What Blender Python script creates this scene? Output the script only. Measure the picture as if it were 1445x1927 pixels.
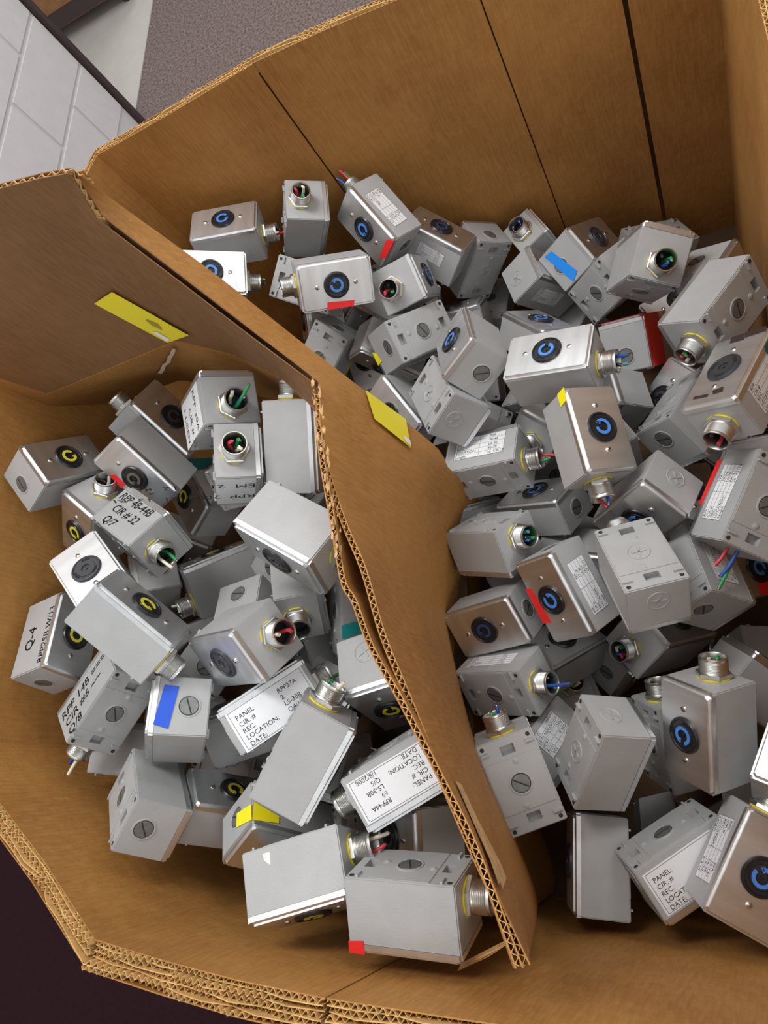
import bpy, bmesh, math, random
from mathutils import Vector, Matrix, Quaternion
random.seed(7)
for o in list(bpy.data.objects): bpy.data.objects.remove(o)
S = bpy.context.scene
COL = S.collection
CAMH = 1.5

# ---------------------------------------------------------------- camera
MR = ((0.8928822907, -0.1566224097, -0.4221737033), (-0.0025207413, -0.9392831540, 0.3431337968), (-0.4502830896, -0.3053138998, -0.8390640987))
cd = bpy.data.cameras.new('camera'); cam = bpy.data.objects.new('camera', cd); COL.objects.link(cam)
cm = Matrix(((MR[0][0], -MR[0][1], -MR[0][2], 0), (MR[1][0], -MR[1][1], -MR[1][2], 0), (MR[2][0], -MR[2][1], -MR[2][2], CAMH), (0, 0, 0, 1)))
cam.matrix_world = cm
cd.sensor_fit = 'VERTICAL'; cd.sensor_height = 36.0; cd.sensor_width = 27.0
cd.lens = 1337.0 / 1927.0 * 36.0
cd.clip_start = 0.02
S.camera = cam
# ---------------------------------------------------------------- world and lights
w = bpy.data.worlds.new('world'); S.world = w; w.use_nodes = True
w.node_tree.nodes['Background'].inputs[0].default_value = (1.0, 1.0, 1.0, 1)
w.node_tree.nodes['Background'].inputs[1].default_value = 0.82
def area(name, loc, target, sx, sy, power, col=(1, 0.98, 0.95)):
    l = bpy.data.lights.new(name, 'AREA'); l.shape = 'RECTANGLE'; l.size = sx; l.size_y = sy; l.energy = power; l.color = col
    o = bpy.data.objects.new(name, l); COL.objects.link(o); o.location = loc
    o.rotation_euler = (Vector(target) - Vector(loc)).to_track_quat('-Z', 'Y').to_euler(); return o
area('ceiling_panel_light', (-0.7, 1.1, 3.0), (-0.7, 1.1, 0), 1.2, 0.6, 42)
area('ceiling_panel_light', (-1.25, 4.9, 3.0), (-1.25, 4.9, 0), 1.2, 0.6, 24)
area('ceiling_panel_light', (1.5, 2.2, 3.0), (1.5, 2.2, 0), 1.2, 0.6, 26)
area('ceiling_panel_light', (1.9, -1.5, 3.0), (1.9, -1.5, 0), 1.2, 0.6, 26)
S.view_settings.view_transform = 'Standard'; S.view_settings.look = 'None'
S.view_settings.gamma = 1.0; S.view_settings.use_curve_mapping = False
S.view_settings.exposure = 0.0

# ---------------------------------------------------------------- materials
def lin(r, g, b):
    f = lambda c: (c / 255 / 12.92) if c / 255 <= 0.04045 else ((c / 255 + 0.055) / 1.055) ** 2.4
    return (f(r), f(g), f(b), 1)
def mat(name, col, rough=0.5, metal=0.0, noise=0.0, nscale=40.0, bump=0.0, bscale=200.0, stretch=None, spec=0.5, col2=None, trans=0.0):
    m = bpy.data.materials.new(name); m.use_nodes = True; nt = m.node_tree; p = nt.nodes['Principled BSDF']
    p.inputs['Base Color'].default_value = col; p.inputs['Roughness'].default_value = rough; p.inputs['Metallic'].default_value = metal
    p.inputs['Specular IOR Level'].default_value = spec
    tc = nt.nodes.new('ShaderNodeTexCoord'); mp = nt.nodes.new('ShaderNodeMapping'); nt.links.new(tc.outputs['Object'], mp.inputs[0])
    if stretch: mp.inputs['Scale'].default_value = stretch
    if noise > 0:
        n = nt.nodes.new('ShaderNodeTexNoise'); n.inputs['Scale'].default_value = nscale; n.inputs['Detail'].default_value = 6
        nt.links.new(mp.outputs[0], n.inputs[0])
        mx = nt.nodes.new('ShaderNodeMix'); mx.data_type = 'RGBA'
        rmp = nt.nodes.new('ShaderNodeMapRange'); rmp.inputs[1].default_value = 0.3; rmp.inputs[2].default_value = 0.7
        nt.links.new(n.outputs[0], rmp.inputs[0]); nt.links.new(rmp.outputs[0], mx.inputs[0])
        c2 = col2 or tuple(min(1, c * (1 + noise)) for c in col[:3]) + (1,)
        c1 = tuple(c * (1 - noise) for c in col[:3]) + (1,) if not col2 else col
        mx.inputs[6].default_value = c1; mx.inputs[7].default_value = c2
        nt.links.new(mx.outputs[2], p.inputs['Base Color'])
    if bump > 0:
        n2 = nt.nodes.new('ShaderNodeTexNoise'); n2.inputs['Scale'].default_value = bscale; n2.inputs['Detail'].default_value = 4
        nt.links.new(mp.outputs[0], n2.inputs[0]); b = nt.nodes.new('ShaderNodeBump'); b.inputs['Strength'].default_value = bump; b.inputs['Distance'].default_value = 0.002
        nt.links.new(n2.outputs[0], b.inputs['Height']); nt.links.new(b.outputs[0], p.inputs['Normal'])
    return m
def cardboard(name, base, dark, light):
    m = bpy.data.materials.new(name); m.use_nodes = True; nt = m.node_tree; p = nt.nodes['Principled BSDF']
    p.inputs['Roughness'].default_value = 0.62; p.inputs['Specular IOR Level'].default_value = 0.35
    tc = nt.nodes.new('ShaderNodeTexCoord')
    def noise(scale, detail, stretch=None, dist=0.0):
        n = nt.nodes.new('ShaderNodeTexNoise'); n.inputs['Scale'].default_value = scale; n.inputs['Detail'].default_value = detail; n.inputs['Distortion'].default_value = dist
        if stretch:
            mp = nt.nodes.new('ShaderNodeMapping'); mp.inputs['Scale'].default_value = stretch
            nt.links.new(tc.outputs['Object'], mp.inputs[0]); nt.links.new(mp.outputs[0], n.inputs[0])
        else: nt.links.new(tc.outputs['Object'], n.inputs[0])
        return n
    def rng(n, a, b, c=0.0, d=1.0):
        r = nt.nodes.new('ShaderNodeMapRange'); r.inputs[1].default_value = a; r.inputs[2].default_value = b; r.inputs[3].default_value = c; r.inputs[4].default_value = d
        nt.links.new(n.outputs[0], r.inputs[0]); return r
    def mix(fac, c1, c2):
        x = nt.nodes.new('ShaderNodeMix'); x.data_type = 'RGBA'; nt.links.new(fac.outputs[0], x.inputs[0])
        for c, i in ((c1, 6), (c2, 7)):
            if isinstance(c, tuple): x.inputs[i].default_value = c
            else: nt.links.new(c.outputs[2], x.inputs[i])
        return x
    big = mix(rng(noise(6, 5), 0.35, 0.65), dark, base)
    fib = mix(rng(noise(300, 3, (1.0, 1.0, 0.12)), 0.35, 0.75, 0.0, 0.35), big, light)
    speck = mix(rng(noise(900, 2), 0.62, 0.8, 0.0, 0.35), fib, dark)
    scuff = mix(rng(noise(24, 8, (1.6, 1.0, 1.0), 2.2), 0.72, 0.76, 0.0, 0.45), speck, light)
    nt.links.new(scuff.outputs[2], p.inputs['Base Color'])
    b = nt.nodes.new('ShaderNodeBump'); b.inputs['Strength'].default_value = 0.35; b.inputs['Distance'].default_value = 0.004
    nt.links.new(noise(45, 6).outputs[0], b.inputs['Height']); nt.links.new(b.outputs[0], p.inputs['Normal'])
    return m
M_KRAFT = cardboard('kraft_cardboard', lin(172, 122, 62), lin(150, 102, 48), lin(196, 150, 92))
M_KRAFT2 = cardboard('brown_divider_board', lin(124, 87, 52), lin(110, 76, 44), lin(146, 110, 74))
M_FLOORB = mat('shade_dark_board', lin(84, 62, 42), 0.9, 0, 0.3, 8)  # board colour darkened to stand in for the shade down between the boxes
M_FLUTE = mat('raw_flute_paper', lin(200, 160, 100), 0.8, 0, 0.15, 60)
M_GREY = mat('grey_enamel', lin(164, 165, 166), 0.42, 0, 0.05, 30, 0.12, 500)
M_GREYD = mat('dark_recess', lin(40, 40, 40), 0.7)
M_STEEL = mat('brushed_steel', (0.70, 0.715, 0.73, 1), 0.42, 1.0, 0.10, 60, 0.06, 700, (1, 0.15, 1))
M_SCREW = mat('screw_metal', (0.72, 0.68, 0.62, 1), 0.3, 1.0)
M_ZINC = mat('zinc_fitting', (0.62, 0.62, 0.60, 1), 0.34, 1.0, 0.12, 80)
M_PLUG = mat('zinc_plug', (0.20, 0.21, 0.21, 1), 0.5, 0.6, 0.15, 120)
M_BLACK = mat('black_plastic', (0.012, 0.012, 0.014, 1), 0.3)
M_CHAR = mat('charcoal_plastic', (0.035, 0.036, 0.042, 1), 0.4)
M_DARK = mat('dark_bore', (0.006, 0.006, 0.006, 1), 0.8)
M_GASK = mat('yellow_gasket', lin(226, 205, 30), 0.5)
M_COPPER = mat('copper', (0.75, 0.36, 0.2, 1), 0.35, 1.0)
RING = {'blue': mat('blue_ring', lin(70, 130, 215), 0.4), 'yellow': mat('yellow_ring', lin(215, 205, 60), 0.4),
        'olive': mat('olive_ring', lin(96, 96, 78), 0.4), 'navy': mat('navy_ring', lin(44, 58, 104), 0.4), 'black': M_CHAR, 'charcoal': M_BLACK}
WIRE = {'green': mat('green_wire', lin(40, 140, 80), 0.4), 'red': mat('red_wire', lin(205, 60, 75), 0.4), 'blue': mat('blue_wire', lin(45, 85, 170), 0.4),
        'black': mat('black_wire', (0.01, 0.01, 0.01, 1), 0.4), 'white': mat('white_wire', lin(225, 220, 200), 0.45), 'teal': mat('teal_wire', lin(70, 160, 165), 0.4)}
TAPE = {'red': mat('red_tape', lin(228, 38, 38), 0.45), 'blue': mat('blue_tape', lin(12, 80, 205), 0.5), 'lightblue': mat('bright_blue_tape', lin(28, 140, 240), 0.45),
        'yellow': mat('yellow_tape', lin(250, 235, 20), 0.45), 'teal': mat('teal_tape', lin(20, 150, 150), 0.4), 'darkyellow': mat('mustard_tape', lin(190, 180, 40), 0.5),
        'green': mat('green_tape', lin(20, 90, 80), 0.5), 'white': mat('white_scrap', lin(240, 240, 240), 0.5), 'dark': mat('marker_ink', lin(52, 40, 38), 0.5)}
M_LABEL = mat('label_paper', lin(226, 228, 232), 0.5)
M_INK = mat('black_ink', (0.012, 0.012, 0.014, 1), 0.6)
M_BAG = mat('clear_film', lin(228, 230, 232), 0.25, 0, 0.1, 60, 0.6, 60)
M_STICK = mat('yellow_sticker', lin(228, 212, 38), 0.45)
M_INKG = mat('grey_pencil', lin(150, 140, 60), 0.6)
M_CARPET = mat('carpet', lin(106, 92, 88), 0.95, 0, 0.6, 95, 0.6, 200)
M_CONC = mat('concrete', lin(176, 172, 166), 0.8, 0, 0.05, 12)
M_BLOCK = mat('white_paint', lin(206, 204, 206), 0.55, 0, 0.03, 20, 0.25, 60)
M_MORTAR = mat('mortar', lin(200, 198, 200), 0.7)
M_TRIM = mat('dark_trim', lin(58, 44, 44), 0.6)
M_WOOD = mat('brown_wood', lin(140, 98, 60), 0.6, 0, 0.2, 20, 0, 1, (1, 1, 6))
M_MAROON = mat('maroon_mat', lin(38, 20, 25), 0.9, 0, 0.12, 90, spec=0.08)
M_TORN = mat('torn_paper', lin(196, 156, 108), 0.9, 0, 0.2, 80)
M_CHALK = mat('chalk_smear', lin(225, 205, 185), 0.9)

# ---------------------------------------------------------------- helpers
def me_from(name, verts, faces, mats, midx=None, smooth=None):
    me = bpy.data.meshes.new(name); me.from_pydata([tuple(v) for v in verts], [], faces)
    for m in (mats if isinstance(mats, (list, tuple)) else [mats]): me.materials.append(m)
    if midx:
        for p, i in zip(me.polygons, midx): p.material_index = i
    me.update()
    if smooth is not None:
        for p in me.polygons: p.use_smooth = True
        me.set_sharp_from_angle(angle=math.radians(smooth))
    return me
def bm_me(name, bm, mats, smooth=None):
    bmesh.ops.recalc_face_normals(bm, faces=bm.faces[:])
    me = bpy.data.meshes.new(name); bm.to_mesh(me); bm.free()
    for m in (mats if isinstance(mats, (list, tuple)) else [mats]): me.materials.append(m)
    if smooth is not None:
        for p in me.polygons: p.use_smooth = True
        me.set_sharp_from_angle(angle=math.radians(smooth))
    return me
def ob(name, me, parent=None, loc=None, rot=None):
    o = bpy.data.objects.new(name, me); COL.objects.link(o)
    if parent: o.parent = parent
    if loc is not None: o.location = loc
    if rot is not None: o.rotation_euler = rot
    return o
def tag(o, label=None, cat=None, group=None, kind=None):
    if label: o['label'] = label
    if cat: o['category'] = cat
    if group: o['group'] = group
    if kind: o['kind'] = kind
    return o
def lathe(prof, n=24, mi=None, a0=0.0):
    V = []; F = []; I = []
    for r, z in prof:
        for k in range(n):
            a = a0 + 2 * math.pi * k / n; V.append((r * math.cos(a), r * math.sin(a), z))
    for i in range(len(prof) - 1):
        for k in range(n):
            F.append((i * n + k, i * n + (k + 1) % n, (i + 1) * n + (k + 1) % n, (i + 1) * n + k)); I.append(mi[i] if mi else 0)
    if prof[-1][0] > 1e-6: F.append(tuple((len(prof) - 1) * n + k for k in range(n))); I.append(mi[-1] if mi else 0)
    return V, F, I
def boxv(c, h):
    V = [(c[0] + sx * h[0], c[1] + sy * h[1], c[2] + sz * h[2]) for sx in (-1, 1) for sy in (-1, 1) for sz in (-1, 1)]
    F = [(0, 1, 3, 2), (4, 6, 7, 5), (0, 4, 5, 1), (2, 3, 7, 6), (0, 2, 6, 4), (1, 5, 7, 3)]
    return V, F
class MB:
    def __init__(s): s.v = []; s.f = []; s.i = []
    def add(s, V, F, mi=0):
        b = len(s.v); s.v += [tuple(v) for v in V]; s.f += [tuple(x + b for x in f) for f in F]
        s.i += mi if isinstance(mi, list) else [mi] * len(F)
    def me(s, name, mats, smooth=None): return me_from(name, s.v, s.f, mats, s.i, smooth)
PXM = Matrix(MR)
def P(x, y, z=None, py=None, pxx=None):
    """photo direction -> room point on the plane z / y / x (camera at origin height CAMH)"""
    r = PXM @ Vector(((x - 722.5) / 1337.0, (y - 963.5) / 1337.0, 1.0))
    if z is not None: k = z / r.z
    elif py is not None: k = py / r.y
    else: k = pxx / r.x
    r = r * k; return Vector((r.x, r.y, r.z + CAMH))

# ---------------------------------------------------------------- room
FZ = 0.0
def quad_obj(name, pts, m, parent=None): return ob(name, me_from(name, pts, [tuple(range(len(pts)))], m), parent)
fl = quad_obj('floor', [(-6, -4, FZ), (4, -4, FZ), (4, 7, FZ), (-6, 7, FZ)], M_CARPET); tag(fl, 'brown speckled carpet floor behind the cardboard bin', kind='structure')
V, F = boxv((-2.35, 3.75, 0.002), (0.45, 3.2, 0.002))
cs = ob('trim_1', me_from('concrete_strip', V, F, M_CONC)); tag(cs, 'smooth pale concrete strip between the block wall and carpet', kind='structure')
V, F = boxv((-2.6, -1.4, 0.006), (2.7, 1.9, 0.004))
mt = ob('floor_mat', me_from('floor_mat', V, F, M_MAROON)); tag(mt, 'dark maroon floor mat below the bottom left corner of the bin', 'mat')
V, F = boxv((-1.844, 1.625, 1.35), (0.06, 0.745, 1.35))
wl = ob('wall_left', me_from('wall_left', V, F, M_MORTAR)); tag(wl, 'white painted concrete block wall at the upper left', kind='structure')
bmk = bmesh.new(); bmesh.ops.create_cube(bmk, size=1.0)
bmesh.ops.scale(bmk, vec=(0.02, 0.3965, 0.1955), verts=bmk.verts); bmesh.ops.bevel(bmk, geom=bmk.edges[:], offset=0.006, segments=2, affect='EDGES')
blk = bm_me('block', bmk, M_BLOCK, 40)
for r in range(8):
    zc = CAMH - 0.947 - 0.1 + 0.2 * (r - 2)
    for k in range(7):
        yc = 2.37 - 0.2 - 0.4 * k - (0.2 if r % 2 else 0)
        if zc < 0.1 or zc > 2 or yc < 1.05: continue
        ob('block', blk, wl, (-1.789, yc, zc))
for r in range(8):
    zc = CAMH - 0.947 - 0.1 + 0.2 * (r - 2)
    if r % 2 and 0.1 < zc < 2:
        b2 = ob('block', blk, wl, (-1.789, 2.27, zc)); b2.scale = (1, 0.49, 1)
V, F = boxv((-1.80, 2.385, 1.35), (0.035, 0.012, 1.35))
tr = ob('trim_2', me_from('corner_trim', V, F, M_TRIM)); tag(tr, 'dark vertical corner trim at the end of the block wall', kind='structure')
# wooden crate standing behind the wall end
cr = ob('wooden_crate', None, None, (-2.36, 3.60, 0.0)); tag(cr, 'brown wooden crate on the floor past the wall end at the top left edge', 'crate')
V, F = boxv((0, 0, 0.32), (0.36, 0.28, 0.26)); ob('crate_body', me_from('crate_body', V, F, M_WOOD), cr)
for sx in (-1, 1):
    for sy in (-1, 1):
        V, F, I = lathe([(0.0, 0.0), (0.035, 0.0), (0.045, 0.02), (0.045, 0.05), (0.03, 0.06)], 12); ob('foot', me_from('foot', V, F, M_BLACK), cr, (sx * 0.30, sy * 0.23, 0.0))
V, F = boxv((0, -0.285, 0.1), (0.36, 0.012, 0.03)); ob('lower_rail', me_from('lower_rail', V, F, M_TRIM), cr)

# ---------------------------------------------------------------- corrugated board
def lerp(a, b, t): return a + (b - a) * t
def resample(pts, step):
    out = [pts[0]]; 
    for a, b in zip(pts, pts[1:]):
        n = max(1, int((b - a).length / step))
        for i in range(1, n + 1): out.append(lerp(a, b, i / n))
    return out
def wob(p, s=1.0, amp=0.003):
    return amp * (math.sin(p.x * 23 * s + p.y * 17) + math.sin(p.y * 31 * s - p.x * 11 + p.z * 9) + 0.6 * math.sin((p.x + p.y) * 71 * s)) / 2.6
def grid_me(name, rows, m, bulge=0.0, nrm=None):
    n = len(rows); c = len(rows[0]); V = []; F = []
    for r in rows:
        for p in r:
            q = Vector(p)
            if bulge and nrm is not None: q = q + nrm(q) * wob(q, 0.35, bulge)
            V.append(q)
    for i in range(n - 1):
        for j in range(c - 1): F.append((i * c + j, (i + 1) * c + j, (i + 1) * c + j + 1, i * c + j + 1))
    return me_from(name, V, F, m, None, 30)
def corr_rim(name, parent, top, out, thick, layers, depth=0.016, pitch=0.0085, jag=0.003, seed=1):
    """corrugated cut edge: sine flutes between liners along the path top; out(p) = unit vector across the board"""
    rnd = random.Random(seed); pts = resample(top, pitch / 8)
    # arc length
    sarc = [0.0]
    for a, b in zip(pts, pts[1:]): sarc.append(sarc[-1] + (b - a).length)
    lt = thick / layers; mb = MB()
    jags = [[rnd.uniform(-1, 1) for _ in range(int(sarc[-1] / 0.03) + 3)] for _ in range(layers * 2 + 2)]
    def jz(k, s):
        q = s / 0.03; i = int(q); t = q - i; a = jags[k]; return jag * (a[i] * (1 - t) + a[i + 1] * t)
    def ribbon(off, k, th):
        b0 = len(mb.v)
        for p, s in zip(pts, sarc):
            o = out(p); c = p + o * off(s) + Vector((0, 0, jz(k, s)))
            for q in (c - o * th, c + o * th): mb.v.append(tuple(q)); mb.v.append(tuple(q - Vector((0, 0, depth))))
        for i in range(len(pts) - 1):
            a = b0 + i * 4; b = a + 4
            for f in ((a, b, b + 1, a + 1), (a + 2, a + 3, b + 3, b + 2), (a, a + 2, b + 2, b)): mb.f.append(f); mb.i.append(0)
    for L in range(layers):
        ph = rnd.uniform(0, 6)
        ribbon(lambda s, L=L, ph=ph: lt * (L + 0.5) + lt * 0.42 * math.sin(s / pitch * 2 * math.pi + ph), L, 0.0004)
    for L in range(1, layers): ribbon(lambda s, L=L: lt * L, layers + L, 0.0005)
    o = ob(name, mb.me(name, M_FLUTE), parent); o['kind'] = 'stuff'; return o
def liner(name, parent, top, bot, off, out, m, nz=8, bulge=0.0, step=0.04, th=0.0012):
    t = resample(top, step); k = len(t) - 1
    # matching bottom by fraction along each segment
    b = []
    for a0, a1, c0, c1 in zip(top, top[1:], bot, bot[1:]):
        n = max(1, int((a1 - a0).length / step))
        for i in range(n): b.append(lerp(c0, c1, i / n))
    b.append(bot[-1])
    V = []; F = []; c = nz + 1
    for side in (0, 1):
        for p, q in zip(t, b):
            o = out(p)
            for j in range(c):
                x = lerp(p, q, j / nz); x = x + o * (off + side * th - (abs(wob(x, 0.4, bulge)) if 0 < j else 0)); V.append(x)
    N = len(t) * c
    for s in (0, N):
        for i in range(len(t) - 1):
            for j in range(nz):
                f = (s + i * c + j, s + (i + 1) * c + j, s + (i + 1) * c + j + 1, s + i * c + j + 1); F.append(f if s == 0 else f[::-1])
    for i in range(len(t) - 1): F.append((i * c, N + i * c, N + (i + 1) * c, (i + 1) * c))
    for i in (0, len(t) - 1):
        for j in range(nz): F.append((i * c + j, i * c + j + 1, N + i * c + j + 1, N + i * c + j))
    return ob(name, me_from(name, V, F, m, None, 35), parent)
def W(x, y, z): return Vector((x, y, z + CAMH))
FLOOR_R = -1.205
gb = ob('cardboard_bin', None, None, (-0.4, 0.37, 0.02)); tag(gb, 'large open cardboard bin of heavy corrugated board holding the loose outlet boxes', 'bin')
INV = Matrix.Translation((-0.4, 0.37, 0.02)).inverted()
def rel(o):
    o.matrix_parent_inverse = INV; return o
def wall(nm, pts, tops, bots, th, layers, m=M_KRAFT, bulge=0.004, rim=True, seed=1, outn=None, nz=10, jag=0.003, endn=None):
    top = [W(p[0], p[1], t) for p, t in zip(pts, tops)]; bot = [W(p[0], p[1], b) for p, b in zip(pts, bots)]
    c0 = Vector(outn).normalized(); ea = Vector(endn[0]) if endn and endn[0] else None; eb = Vector(endn[1]) if endn and endn[1] else None
    def out(p):
        da = (p.xy - top[0].xy).length; db = (p.xy - top[-1].xy).length; v = c0
        if ea is not None and da < 0.06: v = c0.lerp(ea, 1 - da / 0.06)
        if eb is not None and db < 0.06: v = c0.lerp(eb, 1 - db / 0.06)
        return v
    rel(liner(nm, gb, top, bot, 0.0, out, m, nz, bulge))
    rel(liner('outer_liner', gb, top, bot, th, out, m, 4, 0.0))
    if rim: rel(corr_rim('flute_edge', gb, top, out, th, layers, seed=seed, jag=jag))
BZ = FLOOR_R - 0.01
wall('back_panel', [(-0.802, 0.929), (-0.645, 0.93), (-0.487, 0.93)], [-0.574, -0.569, -0.560], [BZ] * 3, 0.015, 3, outn=(0, 1, 0), seed=2, endn=((-0.40, 1.0, 0), None))
wall('back_panel', [(-0.485, 0.932), (-0.366, 0.933), (-0.259, 0.932), (-0.172, 0.93)], [-0.560, -0.566, -0.574, -0.574], [BZ] * 4, 0.015, 3, outn=(0, 1, 0), seed=3)
wall('back_panel', [(-0.170, 0.931), (-0.09, 0.936), (-0.0095, 0.931)], [-0.575] * 3, [BZ] * 3, 0.015, 3, outn=(0, 1, 0), seed=4)
wall('back_panel', [(-0.0030, 0.932), (0.05, 0.934), (0.108, 0.934)], [-0.57] * 3, [BZ] * 3, 0.015, 3, outn=(0, 1, 0), seed=5)
wall('joint_shade_strip', [(-0.05, 0.975), (0.04, 0.975)], [-0.60] * 2, [BZ] * 2, 0.002, 1, outn=(0, 1, 0), rim=False, m=M_FLOORB)  # dark backing added behind the gap so the joint reads as shade
wall('side_panel', [(0.108, 0.932), (0.108, 0.75), (0.106, 0.6), (0.108, 0.3), (0.108, -0.17)], [-0.57] * 5, [BZ] * 5, 0.015, 3, outn=(1, 0, 0), seed=6)
wall('corner_panel', [(-0.93, 0.80), (-0.845, 0.885), (-0.802, 0.929)], [-0.59, -0.583, -0.574], [BZ] * 3, 0.015, 3, outn=(-0.7, 0.7, 0), seed=7, endn=(None, (-0.40, 1.0, 0)))
wall('side_panel', [(-0.93, 0.80), (-0.93, 0.60)], [-0.59, -0.45], [BZ] * 2, 0.015, 3, outn=(-1, 0, 0), seed=8)
wall('side_panel', [(-0.93, 0.60), (-0.93, 0.45), (-0.932, 0.25), (-0.93, 0.037)], [-0.45, -0.45, -0.47, -0.615], [BZ] * 4, 0.02, 4, outn=(-1, 0, 0), seed=9)
wall('corner_panel', [(-0.93, 0.037), (-0.827, -0.032), (-0.74, -0.093), (-0.642, -0.161)], [-0.615, -0.613, -0.618, -0.613], [BZ] * 4, 0.026, 5, outn=(-0.56, -0.83, 0), seed=10, jag=0.006, endn=(None, (-0.36, -0.97, 0)))
wall('front_panel', [(-0.642, -0.161), (-0.55, -0.172), (-0.46, -0.178), (-0.368, -0.182)], [-0.613, -0.617, -0.614, -0.616], [BZ] * 4, 0.028, 5, outn=(-0.1, -1, 0), seed=11, jag=0.006, endn=((-0.36, -0.97, 0), None))
wall('front_panel', [(-0.366, -0.182), (-0.25, -0.184), (-0.1, -0.182), (0.108, -0.178)], [-0.616, -0.622, -0.62, -0.61], [BZ] * 4, 0.028, 5, outn=(0, -1, 0), seed=12, jag=0.006)
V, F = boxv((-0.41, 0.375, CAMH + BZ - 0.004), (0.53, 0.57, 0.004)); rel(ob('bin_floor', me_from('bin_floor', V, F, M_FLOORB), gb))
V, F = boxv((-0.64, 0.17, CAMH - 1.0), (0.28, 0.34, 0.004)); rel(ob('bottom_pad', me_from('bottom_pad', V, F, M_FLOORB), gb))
# pallet under the bin
pal = ob('wooden_pallet', None, None, (-0.4, 0.37, 0.0)); tag(pal, 'wooden pallet on the floor under the cardboard bin', 'pallet')
for k in range(5):
    V, F = boxv((-0.44 + 0.22 * k, 0, 0.255), (0.06, 0.56, 0.012)); ob('plank', me_from('plank', V, F, M_WOOD), pal)
for k in range(3):
    V, F = boxv((0, -0.5 + 0.5 * k, 0.122), (0.5, 0.05, 0.12)); ob('runner', me_from('runner', V, F, M_WOOD), pal)

# ---------------------------------------------------------------- dividers (bent board lofts)
def loft_board(nm, parent, A, B, th, m, nj=10, sag=0.0, rim=None, layers=1, edge_first=False, pitch=0.011, seed=3, span=(0, 60), poly=False, bow=None):
    rows = []
    def catmull(P_, t):
        n = len(P_) - 1; i = min(int(t * n), n - 1); u = t * n - i
        if poly: return lerp(P_[i], P_[i + 1], u)
        p0, p1, p2, p3 = P_[max(i - 1, 0)], P_[i], P_[i + 1], P_[min(i + 2, n)]
        return 0.5 * ((2 * p1) + (p2 - p0) * u + (2 * p0 - 5 * p1 + 4 * p2 - p3) * u * u + (3 * p1 - p0 - 3 * p2 + p3) * u ** 3)
    ni = 60
    for i in range(ni + 1):
        a = catmull(A, i / ni); b = catmull(B, i / ni); bv = Vector((0, 0, 0))
        if bow and i / ni > bow[0]: bv = Vector(bow[2]) * bow[1] * min(1, (i / ni - bow[0]) / 0.12, (1 - i / ni) / 0.15)
        rows.append([lerp(a, b, j / nj) + bv * (4 * (j / nj) * (1 - j / nj)) for j in range(nj + 1)])
    # normals
    def nrm(i, j):
        u = rows[min(i + 1, ni)][j] - rows[max(i - 1, 0)][j]; v = rows[i][min(j + 1, nj)] - rows[i][max(j - 1, 0)]
        return u.cross(v).normalized()
    NR = [[nrm(i, j) for j in range(nj + 1)] for i in range(ni + 1)]
    camv = Vector((0, 0, CAMH))
    sgn = 1 if NR[ni // 2][nj // 2].dot(camv - rows[ni // 2][nj // 2]) < 0 else -1   # away from the viewer side
    V = []; F = []; c = nj + 1; N = (ni + 1) * c
    for s in (0, 1):
        for i in range(ni + 1):
            for j in range(c): 
                q = rows[i][j]; V.append(q + NR[i][j] * sgn * (s * 0.0012 + wob(q, 0.5, 0.0025) * (1 if 0 < j < nj else 0)))
    for s in (0, N):
        for i in range(ni):
            for j in range(nj): F.append((s + i * c + j, s + (i + 1) * c + j, s + (i + 1) * c + j + 1, s + i * c + j + 1))
    for i in range(ni):
        F.append((i * c, N + i * c, N + (i + 1) * c, (i + 1) * c)); F.append((i * c + nj, (i + 1) * c + nj, N + (i + 1) * c + nj, N + i * c + nj))
    for i in (0, ni):
        for j in range(nj): F.append((i * c + j, i * c + j + 1, N + i * c + j + 1, N + i * c + j))
    o1 = ob(nm, me_from(nm, V, F, m, None, 40), parent)
    V2 = [Vector(v) + NR[(k % N) // c][(k % N) % c] * sgn * th for k, v in enumerate(V)]
    ob('back_liner', me_from('back_liner', V2, F, m, None, 40), parent)
    # flutes along the chosen edges
    def edge(path, nr, inn, sd):
        mb = MB(); rnd = random.Random(sd); acc = 0.0; dense = []
        for k in range(len(path) - 1):
            L = (path[k + 1] - path[k]).length; n = max(2, int(L / (pitch / 10)))
            for i in range(n):
                t = i / n; dense.append((lerp(path[k], path[k + 1], t), lerp(nr[k], nr[k + 1], t).normalized(), lerp(inn[k], inn[k + 1], t).normalized(), acc + L * t))
            acc += L
        for p, n_, i_, s in dense:
            o = 0.5 + 0.46 * math.sin(s / pitch * 2 * math.pi); j = 0.0012 * math.sin(s * 90) + 0.001 * math.sin(s * 37)
            base = p + n_ * sgn * (0.0012 + (th - 0.0012) * o) + i_ * j
            for q in (base - n_ * 0.0004, base + n_ * 0.0004): mb.v.append(tuple(q)); mb.v.append(tuple(q + i_ * 0.014))
        for k in range(len(dense) - 1):
            a = k * 4; b = a + 4
            for f in ((a, b, b + 1, a + 1), (a + 2, a + 3, b + 3, b + 2), (a, a + 2, b + 2, b)): mb.f.append(f); mb.i.append(0)
        e = ob('flute_edge', mb.me('flute_edge', M_FLUTE), parent); e['kind'] = 'stuff'
    a_, b_ = span
    edge([r[0] for r in rows][a_:b_ + 1], [n[0] for n in NR][a_:b_ + 1], [(r[1] - r[0]).normalized() for r in rows][a_:b_ + 1], seed)
    if edge_first: edge([p for p in rows[0]], NR[0], [(b - a).normalized() for a, b in zip(rows[0], rows[1])], seed + 1)
    return rows, NR, sgn
A1 = [P(-60, 372, py=.535), P(0, 355, py=.532), P(70, 337, py=.53), P(133, 326, py=.53), P(181, 412, py=.525), P(330, 525, z=-.45), P(480, 640, z=-.53), P(590, 722, z=-.575)]
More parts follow.
